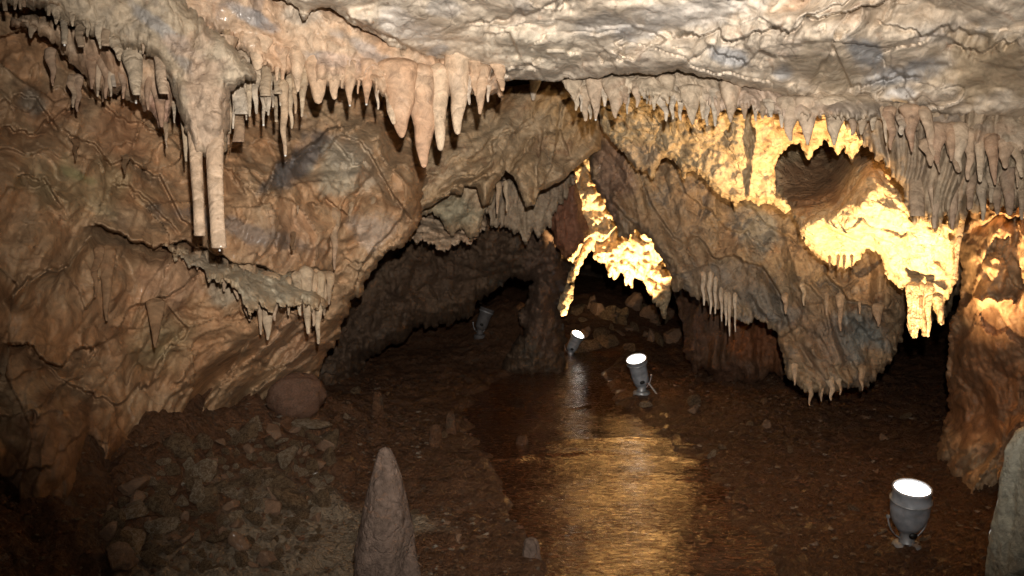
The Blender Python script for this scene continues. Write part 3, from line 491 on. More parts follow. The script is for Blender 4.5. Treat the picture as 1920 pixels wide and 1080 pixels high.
# ------------------------------------------------------------------ stalactites
ORD = 'first second third fourth fifth sixth seventh eighth ninth tenth eleventh twelfth thirteenth fourteenth fifteenth sixteenth seventeenth eighteenth nineteenth twentieth'.split()
ORD += ['twenty-'+o for o in ORD[:9]]+['thirtieth']+['thirty-'+o for o in ORD[:9]]+['fortieth']+['forty-'+o for o in ORD[:9]]
def spike(name, xt, yt, xb, yb, wt, wb, d, mat, parent=None, tube=False, flat=.8, pw=1.25, seed=0, pigc=None, root=.10):
    """tapered, slightly crooked and fluted dripstone; (xt,yt) thick end, (xb,yb) tip; widths in photo pixels at distance d"""
    A = P(xt, yt, d+root); B = P(xb, yb, d); s = d/F
    n = max(10, int(abs(yb-yt)/3)); m = 16; n = min(n, 60)
    t = np.linspace(0, 1, n); prof = wb+(wt-wb)*(1-t)**pw
    rn = np.random.default_rng(seed+int(xb*7+yb*3)); ph = rn.uniform(0, 50)
    prof = prof*(1+.10*perlin(np.stack([t*5+ph, 0*t, 0*t], -1)))
    endn = 3
    r = prof*s/2*(np.sqrt(np.clip(t/.09+.02, 0, 1)) if root < .28 else 1)
    th = np.linspace(0, 2*math.pi, m, endpoint=False)
    ring = []
    bend = s*min(wt, 26)*.35
    ts = list(t); rs = list(r)
    if tube: ts += [1.003, 1.004]; rs += [r[-1]*.82, r[-1]*.1]
    else: ts += [1+.25*wb/abs(yb-yt), 1+.4*wb/abs(yb-yt)]; rs += [r[-1]*.75, r[-1]*.15]
    ts = np.array(ts); rs = np.array(rs)
    c = A[None]+(B-A)[None]*ts[:, None]
    wob = np.stack([perlin(np.stack([ts*2.5+ph, 0*ts+k, 0*ts], -1)) for k in range(2)], -1)*np.minimum(ts, 1)[:, None]*bend*(1-np.minimum(ts, 1))[:, None]*3
    c[:, 0] += wob[:, 0]; c[:, 1] += wob[:, 1]
    q = np.stack([np.cos(th)[None]+0*ts[:, None], np.sin(th)[None]+0*ts[:, None], ts[:, None]*np.linalg.norm(B-A)*4+0*th[None]], -1).reshape(-1, 3)
    fl = 1+.13*perlin(q*np.array([1.6, 1.6, 1])+ph)+.05*perlin(q*np.array([4, 4, 3])+ph)
    V = np.stack([c[:, 0, None]+np.cos(th)[None]*rs[:, None], c[:, 1, None]+np.sin(th)[None]*rs[:, None]*flat, c[:, 2, None]+0*th[None]], -1)
    V = c[:, None, :]+(V-c[:, None, :])*fl.reshape(len(ts), m)[..., None]
    base = A.copy(); V = V.reshape(-1, 3)-base
    k = len(ts); ii = np.arange(k*m).reshape(k, m); jj = np.roll(ii, -1, 1)
    Fq = np.stack([ii[:-1].ravel(), jj[:-1].ravel(), jj[1:].ravel(), ii[1:].ravel()], -1)
    pig = None
    if pigc is not None: pig = np.tile(np.array([*pigc, .55]), (len(V), 1)); tz = np.linspace(0, 1, k).repeat(m); pig[:, 3] = np.clip(.25+.55*tz+.25*perlin(q*1.5+ph)[:len(V)], 0, .85)
    me = make_mesh(name, V, Fq, pig)
    o = obj(name, me, mat, None, base)
    if parent is not None: o.parent = parent; o.location = Vector(base)-parent.location
    return o
def drip(st, xb, yb, wb, d):
    s = d/F; B = P(xb, yb, d)-np.array(st.location)
    m = 8; V = []; 
    for i, (zz, rr) in enumerate(((.5, .2), (.2, .75), (-.3, 1), (-.9, .75), (-1.2, .1))):
        for k in range(m): a = 2*math.pi*k/m; V.append((B[0]+math.cos(a)*rr*s*2.2, B[1]+math.sin(a)*rr*s*2.2, B[2]+zz*s*2.6-s*1.5))
    ii = np.arange(5*m).reshape(5, m); jj = np.roll(ii, -1, 1)
    o = obj('water_drop', make_mesh('water_drop', np.array(V), np.stack([ii[:-1].ravel(), ii[1:].ravel(), jj[1:].ravel(), jj[:-1].ravel()], -1)), M['drop'], st)
TINTS = [[(.52, .42, .31), (.46, .34, .24), (.42, .31, .22), (.50, .37, .27), (.56, .47, .36), (.40, .27, .19)], [(.58, .42, .29), (.52, .35, .23), (.60, .47, .34), (.50, .31, .20)]]
def row(items, where, group, d0, d1, mat, tone, special={}):
    """items: (xt,yt,xb,yb,wt,wb[,flags]) in photo order; left to right by tip"""
    items = sorted(items, key=lambda q: q[2]); xa, xz = items[0][2], items[-1][2]
    for k, it in enumerate(items):
        xt, yt, xb, yb, wt, wb = it[:6]; fl = it[6] if len(it) > 6 else ''
        f = (xb-xa)/max(1, xz-xa); d = d0+(d1-d0)*f+(.08 if 'b' in fl else 0)-(.06 if 'f' in fl else 0)
        pc = (.62, .555, .47) if 'w' in fl else ((.36, .22, .15) if 'r' in fl else (.27, .17, .10) if 'R' in fl else None)
        if pc is None: pc = random.choice(TINTS[tone in ('peach',)])
        st = spike('stalactite', xt, yt-(32 if 't' in fl else 12)+(10 if tone == 'pale tan' else 0), xb, yb, wt*(1.0 if 't' in fl else 1.5 if tone == 'pale tan' else 1.3), wb*(1 if 't' in fl else .7), d, mat, tube='t' in fl, seed=k, pigc=pc, pw=1.0 if 't' in fl else (.85 if 'o' in fl else 1.05), flat=.75, root=.22 if 'R' in fl or 't' in fl else .10)
        L = yb-yt; W = wt
        sz = ('long' if L > 100 else 'short' if L < 38 else 'medium')
        sh = 'tubular' if 't' in fl else ('thin' if W < 14 else 'stout' if W > 34 else 'pointed')
        tn = 'whitish' if 'w' in fl else 'reddish' if 'r' in fl else tone
        lab = special.get(k) or f"{sh} {tn} stalactite, {ORD[k]} from left {where}"
        tag(st, lab, 'stalactite', group)
        if 'd' in fl: drip(st, xb, yb, wb, d)
        if it[2] > 0 and 'k' in fl: pass
# upper left row on the grey beige ledge
row([(8,-20,10,20,14,7,'t'),(28,-15,28,17,12,6),(36,-20,38,16,12,5),(45,-20,45,13,9,6,'t'),(92,0,91,29,10,6,'t'),(106,10,105,44,26,6),(121,30,121,82,17,10,'td'),(135,5,136,48,22,6),
     (150,45,152,88,26,12,'t'),(162,40,164,68,14,5),(165,30,163,52,12,4),(183,20,188,90,22,5),(198,30,198,86,20,15,'t'),(240,80,256,178,62,13,'t'),(214,80,224,112,26,8),(268,60,268,100,10,4),
     (285,60,308,176,24,19,'t')],
    'on the grey beige corner ledge', 'stalactites along the grey beige ledge', 2.72, 2.82, M['palegrey'], 'grey beige')
row([(172,110,172,165,22,7,'r'),(185,120,183,180,14,5),(197,100,198,184,22,6,'r'),(196,90,214,162,13,8,'wt'),(210,100,208,180,16,5),(232,100,231,184,24,6,'r'),(254,150,255,190,5,4,'wtd'),(272,110,278,205,22,6,'r'),(292,100,303,236,40,10,'r'),
     (135,150,137,200,16,6),(146,150,145,208,16,6,'r'),(95,100,99,160,20,5,'r'),(58,40,58,70,26,6)],
    'in the reddish tier below the corner ledge', 'stalactites of the reddish tier', 2.98, 3.05, M['tan'], 'tan')
# the two long tubes and the thin one
long1 = spike('stalactite', 360, 90, 375, 441, 95, 22, 2.78, M['wettan'], tube=True, pw=3.4, flat=.7, root=.3, pigc=(.50,.36,.25)); tag(long1, 'left, shorter one of the two long wet tubes at upper left', 'stalactite', 'two long tubes at upper left')
long2 = spike('stalactite', 388, 70, 411, 464, 130, 29, 2.74, M['wettan'], tube=True, pw=3.2, flat=.7, root=.34, pigc=(.52,.38,.27)); drip(long2, 412, 467, 8, 2.74)
tag(long2, 'longest stalactite in the photo, a thick wet tan tube ending blunt above a black cleft', 'stalactite', 'two long tubes at upper left')
row([(345,200,349,302,18,5),(326,200,327,230,8,3,'w'),(310,240,313,276,9,3)], 'beside the two long tubes', 'thin stalactites beside the long tubes', 3.05, 3.1, M['drape'], 'olive tan')
row([(418,100,422,250,28,22,'t'),(427,200,428,270,7,5,'t'),(452,110,452,214,34,27,'wt'),(449,200,447,266,24,21,'t'),(440,120,437,240,10,5,'w'),(467,130,468,217,14,6),(478,130,481,212,18,7,'w'),(494,180,494,232,11,5,'wd'),
     (505,150,503,215,13,6,'w'),(517,190,518,228,8,6,'t'),(500,180,500,208,10,4,'w'),(531,160,535,289,17,8,'fd'),(545,150,547,240,16,5),(554,140,554,212,14,5),(570,130,566,218,20,5),(497,110,498,180,24,19,'t'),(522,140,521,176,18,15,'t'),(512,180,512,200,6,5,'w'),(526,170,526,197,6,5,'w'),(460,150,462,224,10,4,'w'),(425,60,427,110,12,5),(402,80,404,118,18,6)],
    'right of the two long tubes', 'stalactite cluster right of the long tubes', 3.18, 3.28, M['drape'], 'tan', )
# peach fringe
row([(330,0,335,38,22,7,'w'),(354,10,354,34,22,8,'w'),(392,20,392,60,26,9),(404,20,403,74,24,8),(432,30,433,86,18,6),(443,40,443,88,16,7),(455,40,453,78,13,6),
     (488,60,483,124,48,26,'o'),(500,70,497,120,26,9,'o'),(520,90,519,150,18,6),(532,80,530,151,22,7),(556,90,558,170,36,9),(592,100,597,188,48,24,'o'),(627,110,627,183,30,13,'o'),(655,120,656,195,30,7,'d'),(642,130,641,165,11,4),(672,130,671,175,7,4),
     (690,120,687,193,32,7,'d'),(708,150,709,204,10,5,'w'),(745,120,753,254,74,16,'o'),(785,130,795,310,60,16,'o'),(725,140,738,230,28,12,'o'),(822,130,826,278,40,16,'o'),(858,100,858,248,46,15,'od'),
     (902,130,900,212,34,8),(888,120,892,178,26,7),(880,130,880,195,20,6,'w'),(930,125,942,168,26,10),(915,135,915,190,14,5,'w')],
    'along the peach ledge', 'stalactites along the peach ledge', 3.22, 3.46, M['peach'], 'peach',
    {20: 'big peach stalactite with the lowest tip of the middle fringe'})
# right fringe
row([(1073,150,1077,186,30,8),(1080,165,1080,206,16,6),(1090,165,1090,208,9,5,'w'),(1098,160,1098,225,20,9),(1105,165,1107,222,14,6,'b'),(1116,145,1117,222,30,7,'d'),(1134,160,1134,198,16,7,'w'),(1153,145,1154,220,42,7),(1170,160,1173,192,18,10),
     (1176,175,1176,213,8,4,'w'),(1195,150,1194,200,18,6),(1206,150,1208,183,16,7,'w'),(1213,180,1213,194,6,4,'w'),(1228,150,1226,205,22,6),(1222,150,1219,196,14,5),(1240,170,1249,226,18,6,'w'),(1250,140,1252,194,26,6),(1262,160,1262,222,14,6,'w'),(1275,170,1276,224,12,6,'w'),
     (1295,160,1299,232,36,7),(1318,170,1318,222,14,6),(1325,180,1326,234,12,6,'w'),(1338,165,1341,235,16,7,'w'),(1345,170,1346,216,14,6),(1370,150,1370,228,34,7),(1396,185,1396,222,16,6),(1415,190,1417,226,10,5,'w'),(1443,185,1446,218,20,8,'w'),(1428,190,1430,221,12,6),
     (1465,190,1466,238,14,6,'w'),(1478,180,1482,262,34,10),(1513,180,1514,270,42,7),(1564,180,1564,271,46,7),(1604,200,1598,252,20,8),(1620,200,1615,250,24,9),(1635,200,1636,243,15,7)],
    'under the cracked ceiling at right', 'stalactites of the right hand fringe', 3.68, 3.30, M['creamtan'], 'pale tan')
row([(1668,210,1670,280,26,6,'r'),(1655,210,1662,266,10,5),(1705,205,1710,284,34,5,'r'),(1690,225,1690,250,18,12,'w'),(1730,210,1762,322,22,7),(1756,240,1757,305,40,10,'r'),(1740,270,1745,308,30,12),(1784,240,1784,300,24,8),(1782,260,1797,320,30,14),(1798,240,1800,320,32,8),
     (1818,250,1815,335,22,10),(1838,270,1838,338,18,12),(1858,260,1866,345,26,7,'r'),(1885,270,1885,312,30,14),(1910,300,1908,350,14,5),(1900,270,1915,330,22,10)],
    'over the fluted right curtain', 'overlapping stalactites over the right curtain', 3.22, 3.08, M['tan'], 'brown tan')
row([(1722,310,1720,405,34,26,'t'),(1755,320,1752,426,28,10),(1788,320,1786,428,30,8),(1822,330,1818,390,18,14),(1842,340,1843,412,20,8),(1858,320,1858,378,14,8),(1866,350,1870,400,22,10),(1890,320,1893,400,28,16),(1918,350,1916,410,20,8)],
    'among the lowest flutes at right', 'lowest flutes of the right curtain', 3.30, 3.14, M['curtain'], 'grey brown')
# left wall drips
row([(455,500,468,600,44,7),(486,530,489,626,18,6),(500,520,502,636,46,7),(528,540,528,578,14,5),(555,520,563,590,18,7),(573,510,578,624,26,9),(600,520,597,643,20,8),(608,540,608,590,14,5),(392,480,398,520,20,5),(415,495,420,545,22,6),(440,505,446,560,24,6),(460,520,462,580,20,6),(478,530,480,572,14,5),(512,530,515,600,18,6),(540,530,541,590,14,5),(587,520,588,610,16,6),(618,520,617,570,16,5),(405,490,408,524,14,5),(372,475,370,505,14,4)],
    'below the pale shelf on the left wall', 'stalactites under the pale shelf', 3.66, 4.0, M['drape'], 'grey tan')
row([(186,470,178,556,18,6,'R'),(200,470,200,600,30,7,'R'),(292,570,291,650,34,6,'R'),(60,440,64,465,16,5,'R'),(235,300,234,325,14,5,'R'),(140,270,142,300,12,4,'R'),(360,300,362,330,14,5,'R'),(550,445,548,468,9,6,'R')],
    'on the brown left wall', 'small stalactites on the brown left wall', 3.1, 3.7, M['wall'], 'brown')
row([(628,400,627,505,20,5),(660,390,655,415,10,4),(560,380,558,400,8,3),(700,380,696,402,10,4)], 'on the folds of the left wall', 'small stalactites on the wall folds', 4.0, 4.4, M['drape'], 'tan')
row([(990,320,988,386,22,10),(935,350,932,400,10,4),(948,350,950,395,9,4),(1000,95,1000,186,44,10,'w'),(690,310,690,330,6,3)], 'under the drapery sheet', 'small stalactites under the drapery sheet', 5.0, 5.2, M['drape'], 'tan')
row([(1318,520,1320,572,9,4,'w'),(1332,520,1332,588,10,4,'w'),(1342,530,1341,588,8,4,'w'),(1352,550,1353,602,8,3,'w'),(1361,560,1361,610,9,3,'w'),(1367,560,1368,630,8,3,'w'),(1378,560,1379,622,7,3,'w'),(1472,560,1473,588,12,4),(1505,540,1507,572,10,4),
     (1575,560,1576,620,14,5),(1612,560,1612,588,8,3),(1645,580,1647,612,22,4),(1550,560,1550,590,8,4),(1518,715,1518,760,16,3),(1540,715,1540,752,14,3),(1557,710,1558,750,18,4),(1616,695,1617,732,16,3),(1575,710,1575,740,12,3),(1490,690,1490,722,12,3)],
    'under the big hanging rock', 'stalactites under the big hanging rock', 5.3, 5.0, M['drape'], 'grey tan')
row([(1712,540,1712,620,20,7),(1706,540,1704,605,14,5),(1722,545,1718,632,18,7),(1741,540,1740,630,15,7),(1728,540,1727,600,10,4),(1758,560,1765,608,18,6),(1572,488,1571,505,7,3),(1583,488,1583,508,6,3),(1555,490,1556,500,6,3),(1597,488,1597,502,6,3)],
    'below the bright bulge', 'lit stalactites below the bright bulge', 4.12, 4.1, M['crust'], 'gold lit cream')
row([(1808,385,1790,520,12,9),(1808,345,1806,400,8,8)], 'on the glowing rib', 'glowing rib segments', 4.05, 4.05, M['crust'], 'gold lit cream')
# ------------------------------------------------------------------ stalagmites
def stalagmite(px, py_top, w, d, base_z, mat, label, prof, lean=0, seed=0, flat=.9, name='stalagmite', amp=.06, group=None):
    top = P(px, py_top, d); s = d/F; H = top[2]-base_z+.04; n, m = 90, 64
    t = np.linspace(0, 1, n); th = np.linspace(0, 2*math.pi, m, endpoint=False)
    pr = np.interp(t, [a for a, b in prof], [b for a, b in prof])*w*s/2
    pr[0] = 0.0005
    T_, TH = np.meshgrid(t, th, indexing='ij')
    q = np.stack([np.cos(TH)*1.2, np.sin(TH)*1.2, -T_*H*4+seed], -1).reshape(-1, 3)
    fl = (1+amp*3*perlin(q)+amp*fbm(q*4, 3)).reshape(n, m)
    R_ = pr[:, None]*fl
    V = np.stack([np.cos(TH)*R_+lean*T_*H, np.sin(TH)*R_*flat, -T_*H], -1).reshape(-1, 3)
    V[:, 2] += H; ii = np.arange(n*m).reshape(n, m); jj = np.roll(ii, -1, 1)
    Fq = np.stack([ii[:-1].ravel(), ii[1:].ravel(), jj[1:].ravel(), jj[:-1].ravel()], -1)
    o = obj(name, make_mesh(name, V, Fq), mat, None, (top[0], top[1], base_z-.04)); tag(o, label, 'stalagmite', group); return o
def gz(x, y): return float(ground_h(np.array([x]), np.array([y]))[0])
t0 = P(722, 838, 3.0)
main = stalagmite(722, 838, 115, 3.0, gz(t0[0], 3.0), M['mauve'], 'tall smooth mauve brown stalagmite with a blunt tip in the left foreground', [(0,.06),(.012,.18),(.05,.28),(.12,.42),(.28,.68),(.45,.86),(.62,1.0),(.85,1.1),(1,1.3)], seed=2, amp=.055)
t1 = P(765, 1040, 2.93)
sb = stalagmite(768, 1035, 46, 2.93, gz(t1[0], 2.93), M['mauve'], 'low rounded knob fused to the right foot of the tall mauve stalagmite', [(0,.1),(.04,.4),(.15,.75),(.4,1),(1,1.1)], seed=5)
stalagmite(1946, 796, 122, 2.55, 0, M['wetgrey'], 'glistening grey green wet stalagmite cut off by the right edge of the photo', [(0,.05),(.008,.3),(.03,.58),(.1,.84),(.2,.95),(.4,1.1),(.6,1.18),(1,1.35)], seed=9, amp=.10)
for (px, pb, pt, wd, mt, lb) in ((707,778,733,22,'dim','small dark blunt stalagmite in shade left of the stream'),(817,835,795,26,'dim','squat dark stalagmite on the mud bank left of the stream'),(979,848,815,26,'dim','dark pebble shaped stalagmite stub at the left stream bank'),
                                 (996,1040,1008,34,'mauve','low shiny grey stalagmite bump on the near mud bank'),(845,815,770,20,'dim','thin dark stalagmite beside the left mud bank')):
    g = ground_hit(px, pb); stalagmite(px, pt, wd, g[1], g[2], M['mud' if mt=='dim' else mt], lb, [(0,.3),(.05,.6),(.2,.85),(.6,1),(1,1.2)], seed=px)
# ------------------------------------------------------------------ stones
def stone_mesh(name, seed, flat=.65, jag=.45, cap=1.3):
    rn = np.random.default_rng(seed); n, m = 26, 36
    U, Vv = np.meshgrid(np.linspace(0, math.pi, n), np.linspace(0, 2*math.pi, m, endpoint=False), indexing='ij')
    v = np.stack([np.sin(U)*np.cos(Vv), np.sin(U)*np.sin(Vv), np.cos(U)], -1).reshape(-1, 3)
    r = np.full(len(v), 1.4)
    for _ in range(11):
        nd = rn.normal(size=3); nd /= np.linalg.norm(nd); dd = rn.uniform(jag, .95); c = v@nd; r = np.minimum(r, np.where(c > .05, dd/np.maximum(c, .05), 9))
    v = v*np.minimum(r, cap)[:, None]; v = v*(1+.10*fbm(v*3.2+seed, 5, gain=.6))[:, None]; v[:, 2] *= flat; v[:, 1] *= rn.uniform(.65, 1)
    ii = np.arange(n*m).reshape(n, m); jj = np.roll(ii, -1, 1)
    return make_mesh(name, v, np.stack([ii[:-1].ravel(), ii[1:].ravel(), jj[1:].ravel(), jj[:-1].ravel()], -1))
STONES = {}
for mt in ('stone', 'stone_pale', 'stone_red', 'stone_brown'):
    STONES[mt] = []
    for k in range(7):
        me = stone_mesh('stone', k*5+len(mt), flat=[.5, .65, .8, .4, .7, .55, .9][k]); me.materials.append(M[mt]); STONES[mt].append(me)
_b = stone_mesh('boulder', 77, flat=.9, jag=.9, cap=1.0); _b.materials.append(M['stone_brown'])
def stone(px, py, wpx, mt, label, group=None, cat='stone', name='stone', k=None, rot=None, sc=(1, 1, 1), sink=None):
    sink = random.uniform(.1, .9) if sink is None else sink
    g = ground_hit(px, py); k = random.randrange(7) if k is None else k
    o = bpy.data.objects.new(name, _b if k == 9 else STONES[mt][k]); COL.objects.link(o); r = wpx*g[1]/F/2
    o.scale = (r*sc[0], r*sc[1], r*sc[2]); o.rotation_euler = rot or (random.uniform(-.8, .8), random.uniform(-.8, .8), random.uniform(0, 6.3))
    o.location = (g[0], g[1]+r*.4, g[2]+r*sc[2]*.62*(1-sink*.8)); tag(o, label, cat, group); return o
stone(552, 788, 112, 'stone_brown', 'smooth rounded red brown boulder at the top of the rubble heap', cat='boulder', name='boulder', k=9, rot=(0, 0, .4), sc=(1, .8, .95), sink=-.3)
stone(592, 820, 78, 'stone_pale', 'flat jutting pale slab just below the red brown boulder', k=3, rot=(0, .1, .2), sc=(1, .7, .5), sink=-1)
stone(662, 1020, 26, 'stone_pale', 'chalky upright chip touching the left side of the tall mauve stalagmite', k=2, sc=(.7, .7, 1.5))
stone(648, 785, 22, 'stone_pale', 'small whitish stone alone in the shade right of the boulder', k=1)
stone(1651, 1002, 24, 'stone_pale', 'small flat cream stone at the left foot of the near spotlight', k=3)
stone(1736, 1014, 20, 'stone_pale', 'small white pebble at the right foot of the near spotlight', k=0)
stone(1208, 765, 26, 'stone_pale', 'cream angular stone in front of the middle spotlight', k=3)
stone(1300, 775, 24, 'stone_red', 'pinkish stone alone on the right bank', k=2)
stone(1365, 915, 17, 'stone_pale', 'small cream pebble on the right bank of the stream', k=1)
tones = {'stone': 'grey brown', 'stone_pale': 'pale', 'stone_red': 'red brown'}
cnt = 0
heap = [(370,830),(480,800),(560,800),(625,830),(620,900),(600,1000),(560,1075),(190,1075),(190,985),(230,930),(290,880)]
def inpoly(x, y, poly): return float(sdf(np.array([float(x)]), np.array([float(y)]), poly)[0]) > 0
placed = []
for _ in range(2600):
    x = random.uniform(185, 640); y = random.uniform(785, 1078)
    if not inpoly(x, y, heap): continue
    f = (y-780)/300; wd = random.choice([16, 22, 26, 34, 42, 54, 70])*(.65+.5*f)*random.uniform(.85, 1.15)
    if y > 985 and x > 330: wd *= .5
    if any(math.hypot(x-a, (y-b)*1.7) < (wd+c)*.30 for a, b, c in placed): continue
    placed.append((x, y, wd)); mt = random.choices(['stone', 'stone_pale', 'stone_red'], [6, 3, 2])[0]
    sz = 'large' if wd > 62 else 'medium' if wd > 34 else 'small'
    where = ('upper' if y < 870 else 'middle' if y < 970 else 'lower')+' '+('left' if x < 350 else 'centre' if x < 480 else 'right')
    stone(x, y, wd*1.15, mt, f'{sz} {tones[mt]} broken stone in the {where} of the rubble heap at left', f'{sz} {tones[mt]} stones, {where} rubble heap')
    cnt += 1
    if cnt > 270: break
for _ in range(50):
    x = random.choice([random.uniform(1150, 1750), random.uniform(1300, 1900), random.uniform(620, 980)]); y = random.uniform(730, 1075)
    g = ground_hit(x, y)
    if abs(g[0]-STREAM_C(g[1])) < STREAM_W(g[1])*1.15 or g[1] > 8: continue
    mt = random.choices(['stone', 'stone_pale', 'stone_red'], [4, 1, 4])[0]; wd = random.uniform(9, 30)
    side = 'right bank' if x > 1100 else 'left bank'; ds = 'far' if y < 830 else 'middle' if y < 950 else 'near'
    stone(x, y, wd, mt, f'small {tones[mt]} stone on the {ds} mud, {side} of the stream', f'{tones[mt]} stones, {ds} {side}')
for _ in range(46):
    x = random.uniform(1070, 1260); y = random.uniform(575, 662); mt = random.choices(['stone', 'stone_red'], [4, 2])[0]
    ds = 'top' if y < 605 else 'middle' if y < 635 else 'foot'
    stone(x, y, random.uniform(16, 44), mt, f'{tones[mt]} block at the {ds} of the far rock pile behind the spotlights', f'{tones[mt]} blocks, {ds} of the far pile')
# gravel: countless small chips, one object
NP = 8000; rn = np.random.default_rng(5)
gx_ = rn.uniform(-2.2, 3.0, NP*3); gy_ = 2.2*(7.5/2.2)**rn.uniform(0, 1, NP*3)
okm = (np.abs(gx_-STREAM_C(gy_)) > STREAM_W(gy_)*1.02) & (fbm(np.stack([gx_*1.5, gy_*1.5, 0*gx_], -1), 3)+.25*(gx_ > 1)+.3*((gx_ < -.5) & (gy_ < 6)) > .05)
gx_, gy_ = gx_[okm][:NP], gy_[okm][:NP]; ghz = ground_h(gx_, gy_)
base = np.array([(1, 0, 0), (0, 1, 0), (-1, 0, 0), (0, -1, 0), (.3, .2, .8), (-.2, .1, -.8), (.7, .6, .4), (-.6, -.6, .4)])
tri = np.array([(0, 6, 4), (6, 1, 4), (1, 2, 4), (2, 7, 4), (7, 3, 4), (3, 0, 4), (1, 6, 5), (6, 0, 5), (2, 1, 5), (7, 2, 5), (3, 7, 5), (0, 3, 5)])
n = len(gx_); rz = rn.uniform(0, 6.3, n); s = .003+.014*rn.random(n)**3; jit = 1+.3*rn.normal(size=(n, 8, 3)); B = base[None]*jit*s[:, None, None]*np.array([1, 1, .6])
V = np.stack([B[..., 0]*np.cos(rz)[:, None]-B[..., 1]*np.sin(rz)[:, None]+gx_[:, None], B[..., 0]*np.sin(rz)[:, None]+B[..., 1]*np.cos(rz)[:, None]+gy_[:, None], B[..., 2]+ghz[:, None]+s[:, None]*.25+.004], -1).reshape(-1, 3)
Ft = (tri[None]+8*np.arange(n)[:, None, None]).reshape(-1, 3)
cc = np.array([(.16, .09, .05), (.24, .18, .13), (.20, .09, .05), (.36, .31, .25)])[rn.choice(4, n, p=[.45, .28, .22, .05])]
pg = np.repeat(np.concatenate([cc, np.full((n, 1), .9)], 1), 8, 0)
tag(obj('gravel', make_mesh('gravel', V, Ft, pg, False), M['stone']), 'loose gravel and stone chips scattered over the mud', 'gravel', kind='stuff')
# ------------------------------------------------------------------ spotlights
def lathe(prof, m=40):
    n = len(prof); th = np.linspace(0, 2*math.pi, m, endpoint=False)
    V = np.array([(r*math.cos(a), r*math.sin(a), z) for (r, z) in prof for a in th]); ii = np.arange(n*m).reshape(n, m); jj = np.roll(ii, -1, 1)
    return V, np.stack([ii[:-1].ravel(), jj[:-1].ravel(), jj[1:].ravel(), ii[1:].ravel()], -1)
def tube_mesh(pts, r, m=10):
    pts = [Vector(p) for p in pts]; V = []
    for k, p in enumerate(pts):
        d = (pts[min(k+1, len(pts)-1)]-pts[max(k-1, 0)]).normalized(); a = d.orthogonal().normalized(); b = d.cross(a)
        for j in range(m): t = 2*math.pi*j/m; V.append(p+(a*math.cos(t)+b*math.sin(t))*r)
    ii = np.arange(len(pts)*m).reshape(-1, m); jj = np.roll(ii, -1, 1)
    F_ = [list(f) for f in np.stack([ii[:-1].ravel(), jj[:-1].ravel(), jj[1:].ravel(), ii[1:].ravel()], -1)]
    return np.array([tuple(v) for v in V]), np.array(F_)
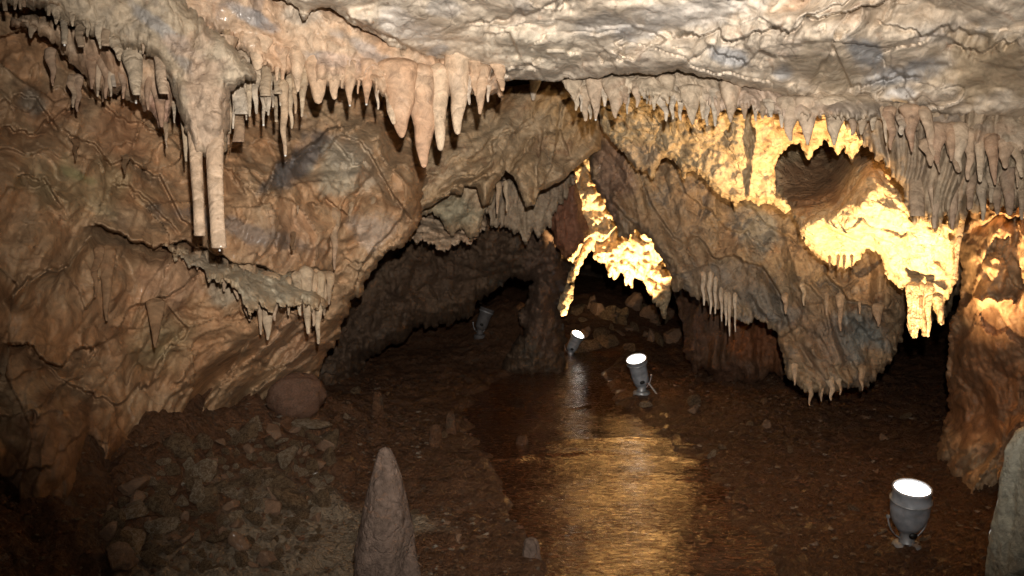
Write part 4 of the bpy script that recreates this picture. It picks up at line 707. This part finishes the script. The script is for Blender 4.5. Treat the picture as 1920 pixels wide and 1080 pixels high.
def spotlight(px, py, label, tilt, on, power, cone, aim=None, H=.27, color=(1, .66, .32), cup=True, stake=False, blend=.3):
    g = ground_hit(px, py); s = H/.27
    root = bpy.data.objects.new('spotlight', None); COL.objects.link(root); root.location = g; root.empty_display_size = .1
    tag(root, label, 'spotlight', 'ground spotlights along the stream')
    V, Fq = lathe([(.0005, .018), (.045, .018), (.056, .014), (.060, .006), (.060, -.03), (.0005, -.03)]); obj('base', make_mesh('base', V*s, Fq[:, ::-1]), M['metal' if on else 'housing_dark'], root)
    V, Fq = lathe([(.034, .016), (.030, .03), (.030, .062), (.04, .07)]); obj('neck', make_mesh('neck', V*s, Fq), M['metal' if on else 'housing_dark'], root)
    # head: cup that swells then narrows; its top rim tilted
    tx, ty_ = tilt; R_ = Matrix.Rotation(ty_, 4, 'Y') @ Matrix.Rotation(tx, 4, 'X')
    piv = Vector((0, 0, .065*s))
    if cup: prof = [(.0005, .0), (.026, .0), (.046, .016), (.066, .05), (.077, .09), (.080, .122), (.079, .145), (.081, .148), (.081, .158), (.077, .162), (.0755, .200), (.0785, .203), (.0785, .212), (.0715, .212), (.0705, .196), (.06, .17), (.0005, .13)]
    else: prof = [(.0005, .0), (.030, .0), (.052, .012), (.058, .05), (.060, .10), (.062, .16), (.068, .172), (.070, .205), (.074, .208), (.074, .216), (.067, .216), (.066, .200), (.055, .17), (.0005, .14)]
    def xf(V): return np.array([tuple(R_ @ Vector(v)+piv) for v in V*s])
    V, Fq = lathe(prof); head = obj('housing', make_mesh('housing', xf(V), Fq), M['housing' if on else 'housing_dark'], root)
    rl = prof[-4][0]; zl = prof[-4][1]-.006
    V, Fq = lathe([(rl+.001, zl-.004), (rl*.9, zl), (rl*.5, zl+.006), (.0005, zl+.009)]); obj('lens', make_mesh('lens', xf(V), Fq), M['lens' if on else 'lens_off'], root)
    V, Fq = lathe([(.0815, .149), (.084, .150), (.084, .157), (.0815, .158)] if cup else [(.0705, .176), (.073, .177), (.073, .186), (.0705, .187)]); obj('clamp_ring', make_mesh('clamp_ring', xf(V), Fq), M['metal'], root)
    # yoke bracket and knob
    pts = [(-.084*s*math.cos(a)*(1 if cup else .8), 0, .13*s-.10*s*math.sin(a)) for a in np.linspace(0, math.pi, 17)]
    V, Fq = tube_mesh(pts, .0035*s, 6); obj('yoke', make_mesh('yoke', V, Fq), M['metal'], root)
    for sx_ in (-1, 1):
        V, Fq = tube_mesh([(sx_*.078*s*(1 if cup else .8), 0, .13*s), (sx_*.089*s*(1 if cup else .8), 0, .13*s), (sx_*.0891*s*(1 if cup else .8), 0, .13*s)], .008*s, 10); obj('knob', make_mesh('knob', V, Fq), M['metal'], root)
    V, Fq = lathe([(.0005, .0), (.013, .0), (.014, .006), (.0005, .009)], 14); V = V[:, [0, 2, 1]]*np.array([1.3, -1, 1])+np.array([0, -.051 if cup else -.056, .012 if cup else .05]); obj('vent', make_mesh('vent', xf(V), Fq), M['black'], root)
    V, Fq = tube_mesh([(.02*s, .03*s, .02*s), (.07*s, .08*s, .015*s), (.14*s, .16*s, 0), (.22*s, .22*s, -.02*s), (.3*s, .24*s, -.04)], .005*s, 6); obj('cable', make_mesh('cable', V, Fq), M['black'], root)
    if stake:
        V, Fq = tube_mesh([(.04*s, -.01, .085*s), (.095*s, -.03, .01*s), (.11*s, -.035, -.02*s)], .006*s, 8); obj('stake', make_mesh('stake', V, Fq), M['metal'], root)
    if on:
        c = R_ @ Vector((0, 0, (zl+.02)*s))+piv+root.location; ax = (R_ @ Vector((0, 0, 1))).normalized()
        if aim is not None: ax = (Vector(aim)-c).normalized()
        lo = spot('lamp_light', c, c+ax, power, cone, blend, .028, color); lo.parent = root; lo.location = c-root.location
        lo.rotation_euler = ax.to_track_quat('-Z', 'Y').to_euler()
    return root
R = math.radians
spotlight(1700, 1024, 'nearest lit spotlight, a grey cup shaped lamp with a glowing white face at lower right', (R(13), R(-2)), True, 680, 86, aim=(1.74, 4.16, 1.38), H=.262, blend=1.0)
spotlight(1203, 737, 'middle lit spotlight with its glowing face tilted to the left, on the right bank', (R(20), R(-15)), True, 620, 60, aim=P(1165, 440, 7.15), H=.285, cup=False, stake=True)
spotlight(1070, 668, 'farthest lit spotlight, glowing face tilted right, at the far end of the stream', (R(22), R(22)), True, 60, 120, aim=P(1065, 430, 9.6), H=.25, cup=False)
spotlight(900, 630, 'unlit grey spotlight leaning right on the dark bank far left of the others', (R(-5), R(20)), False, 0, 100, H=.27, cup=False)
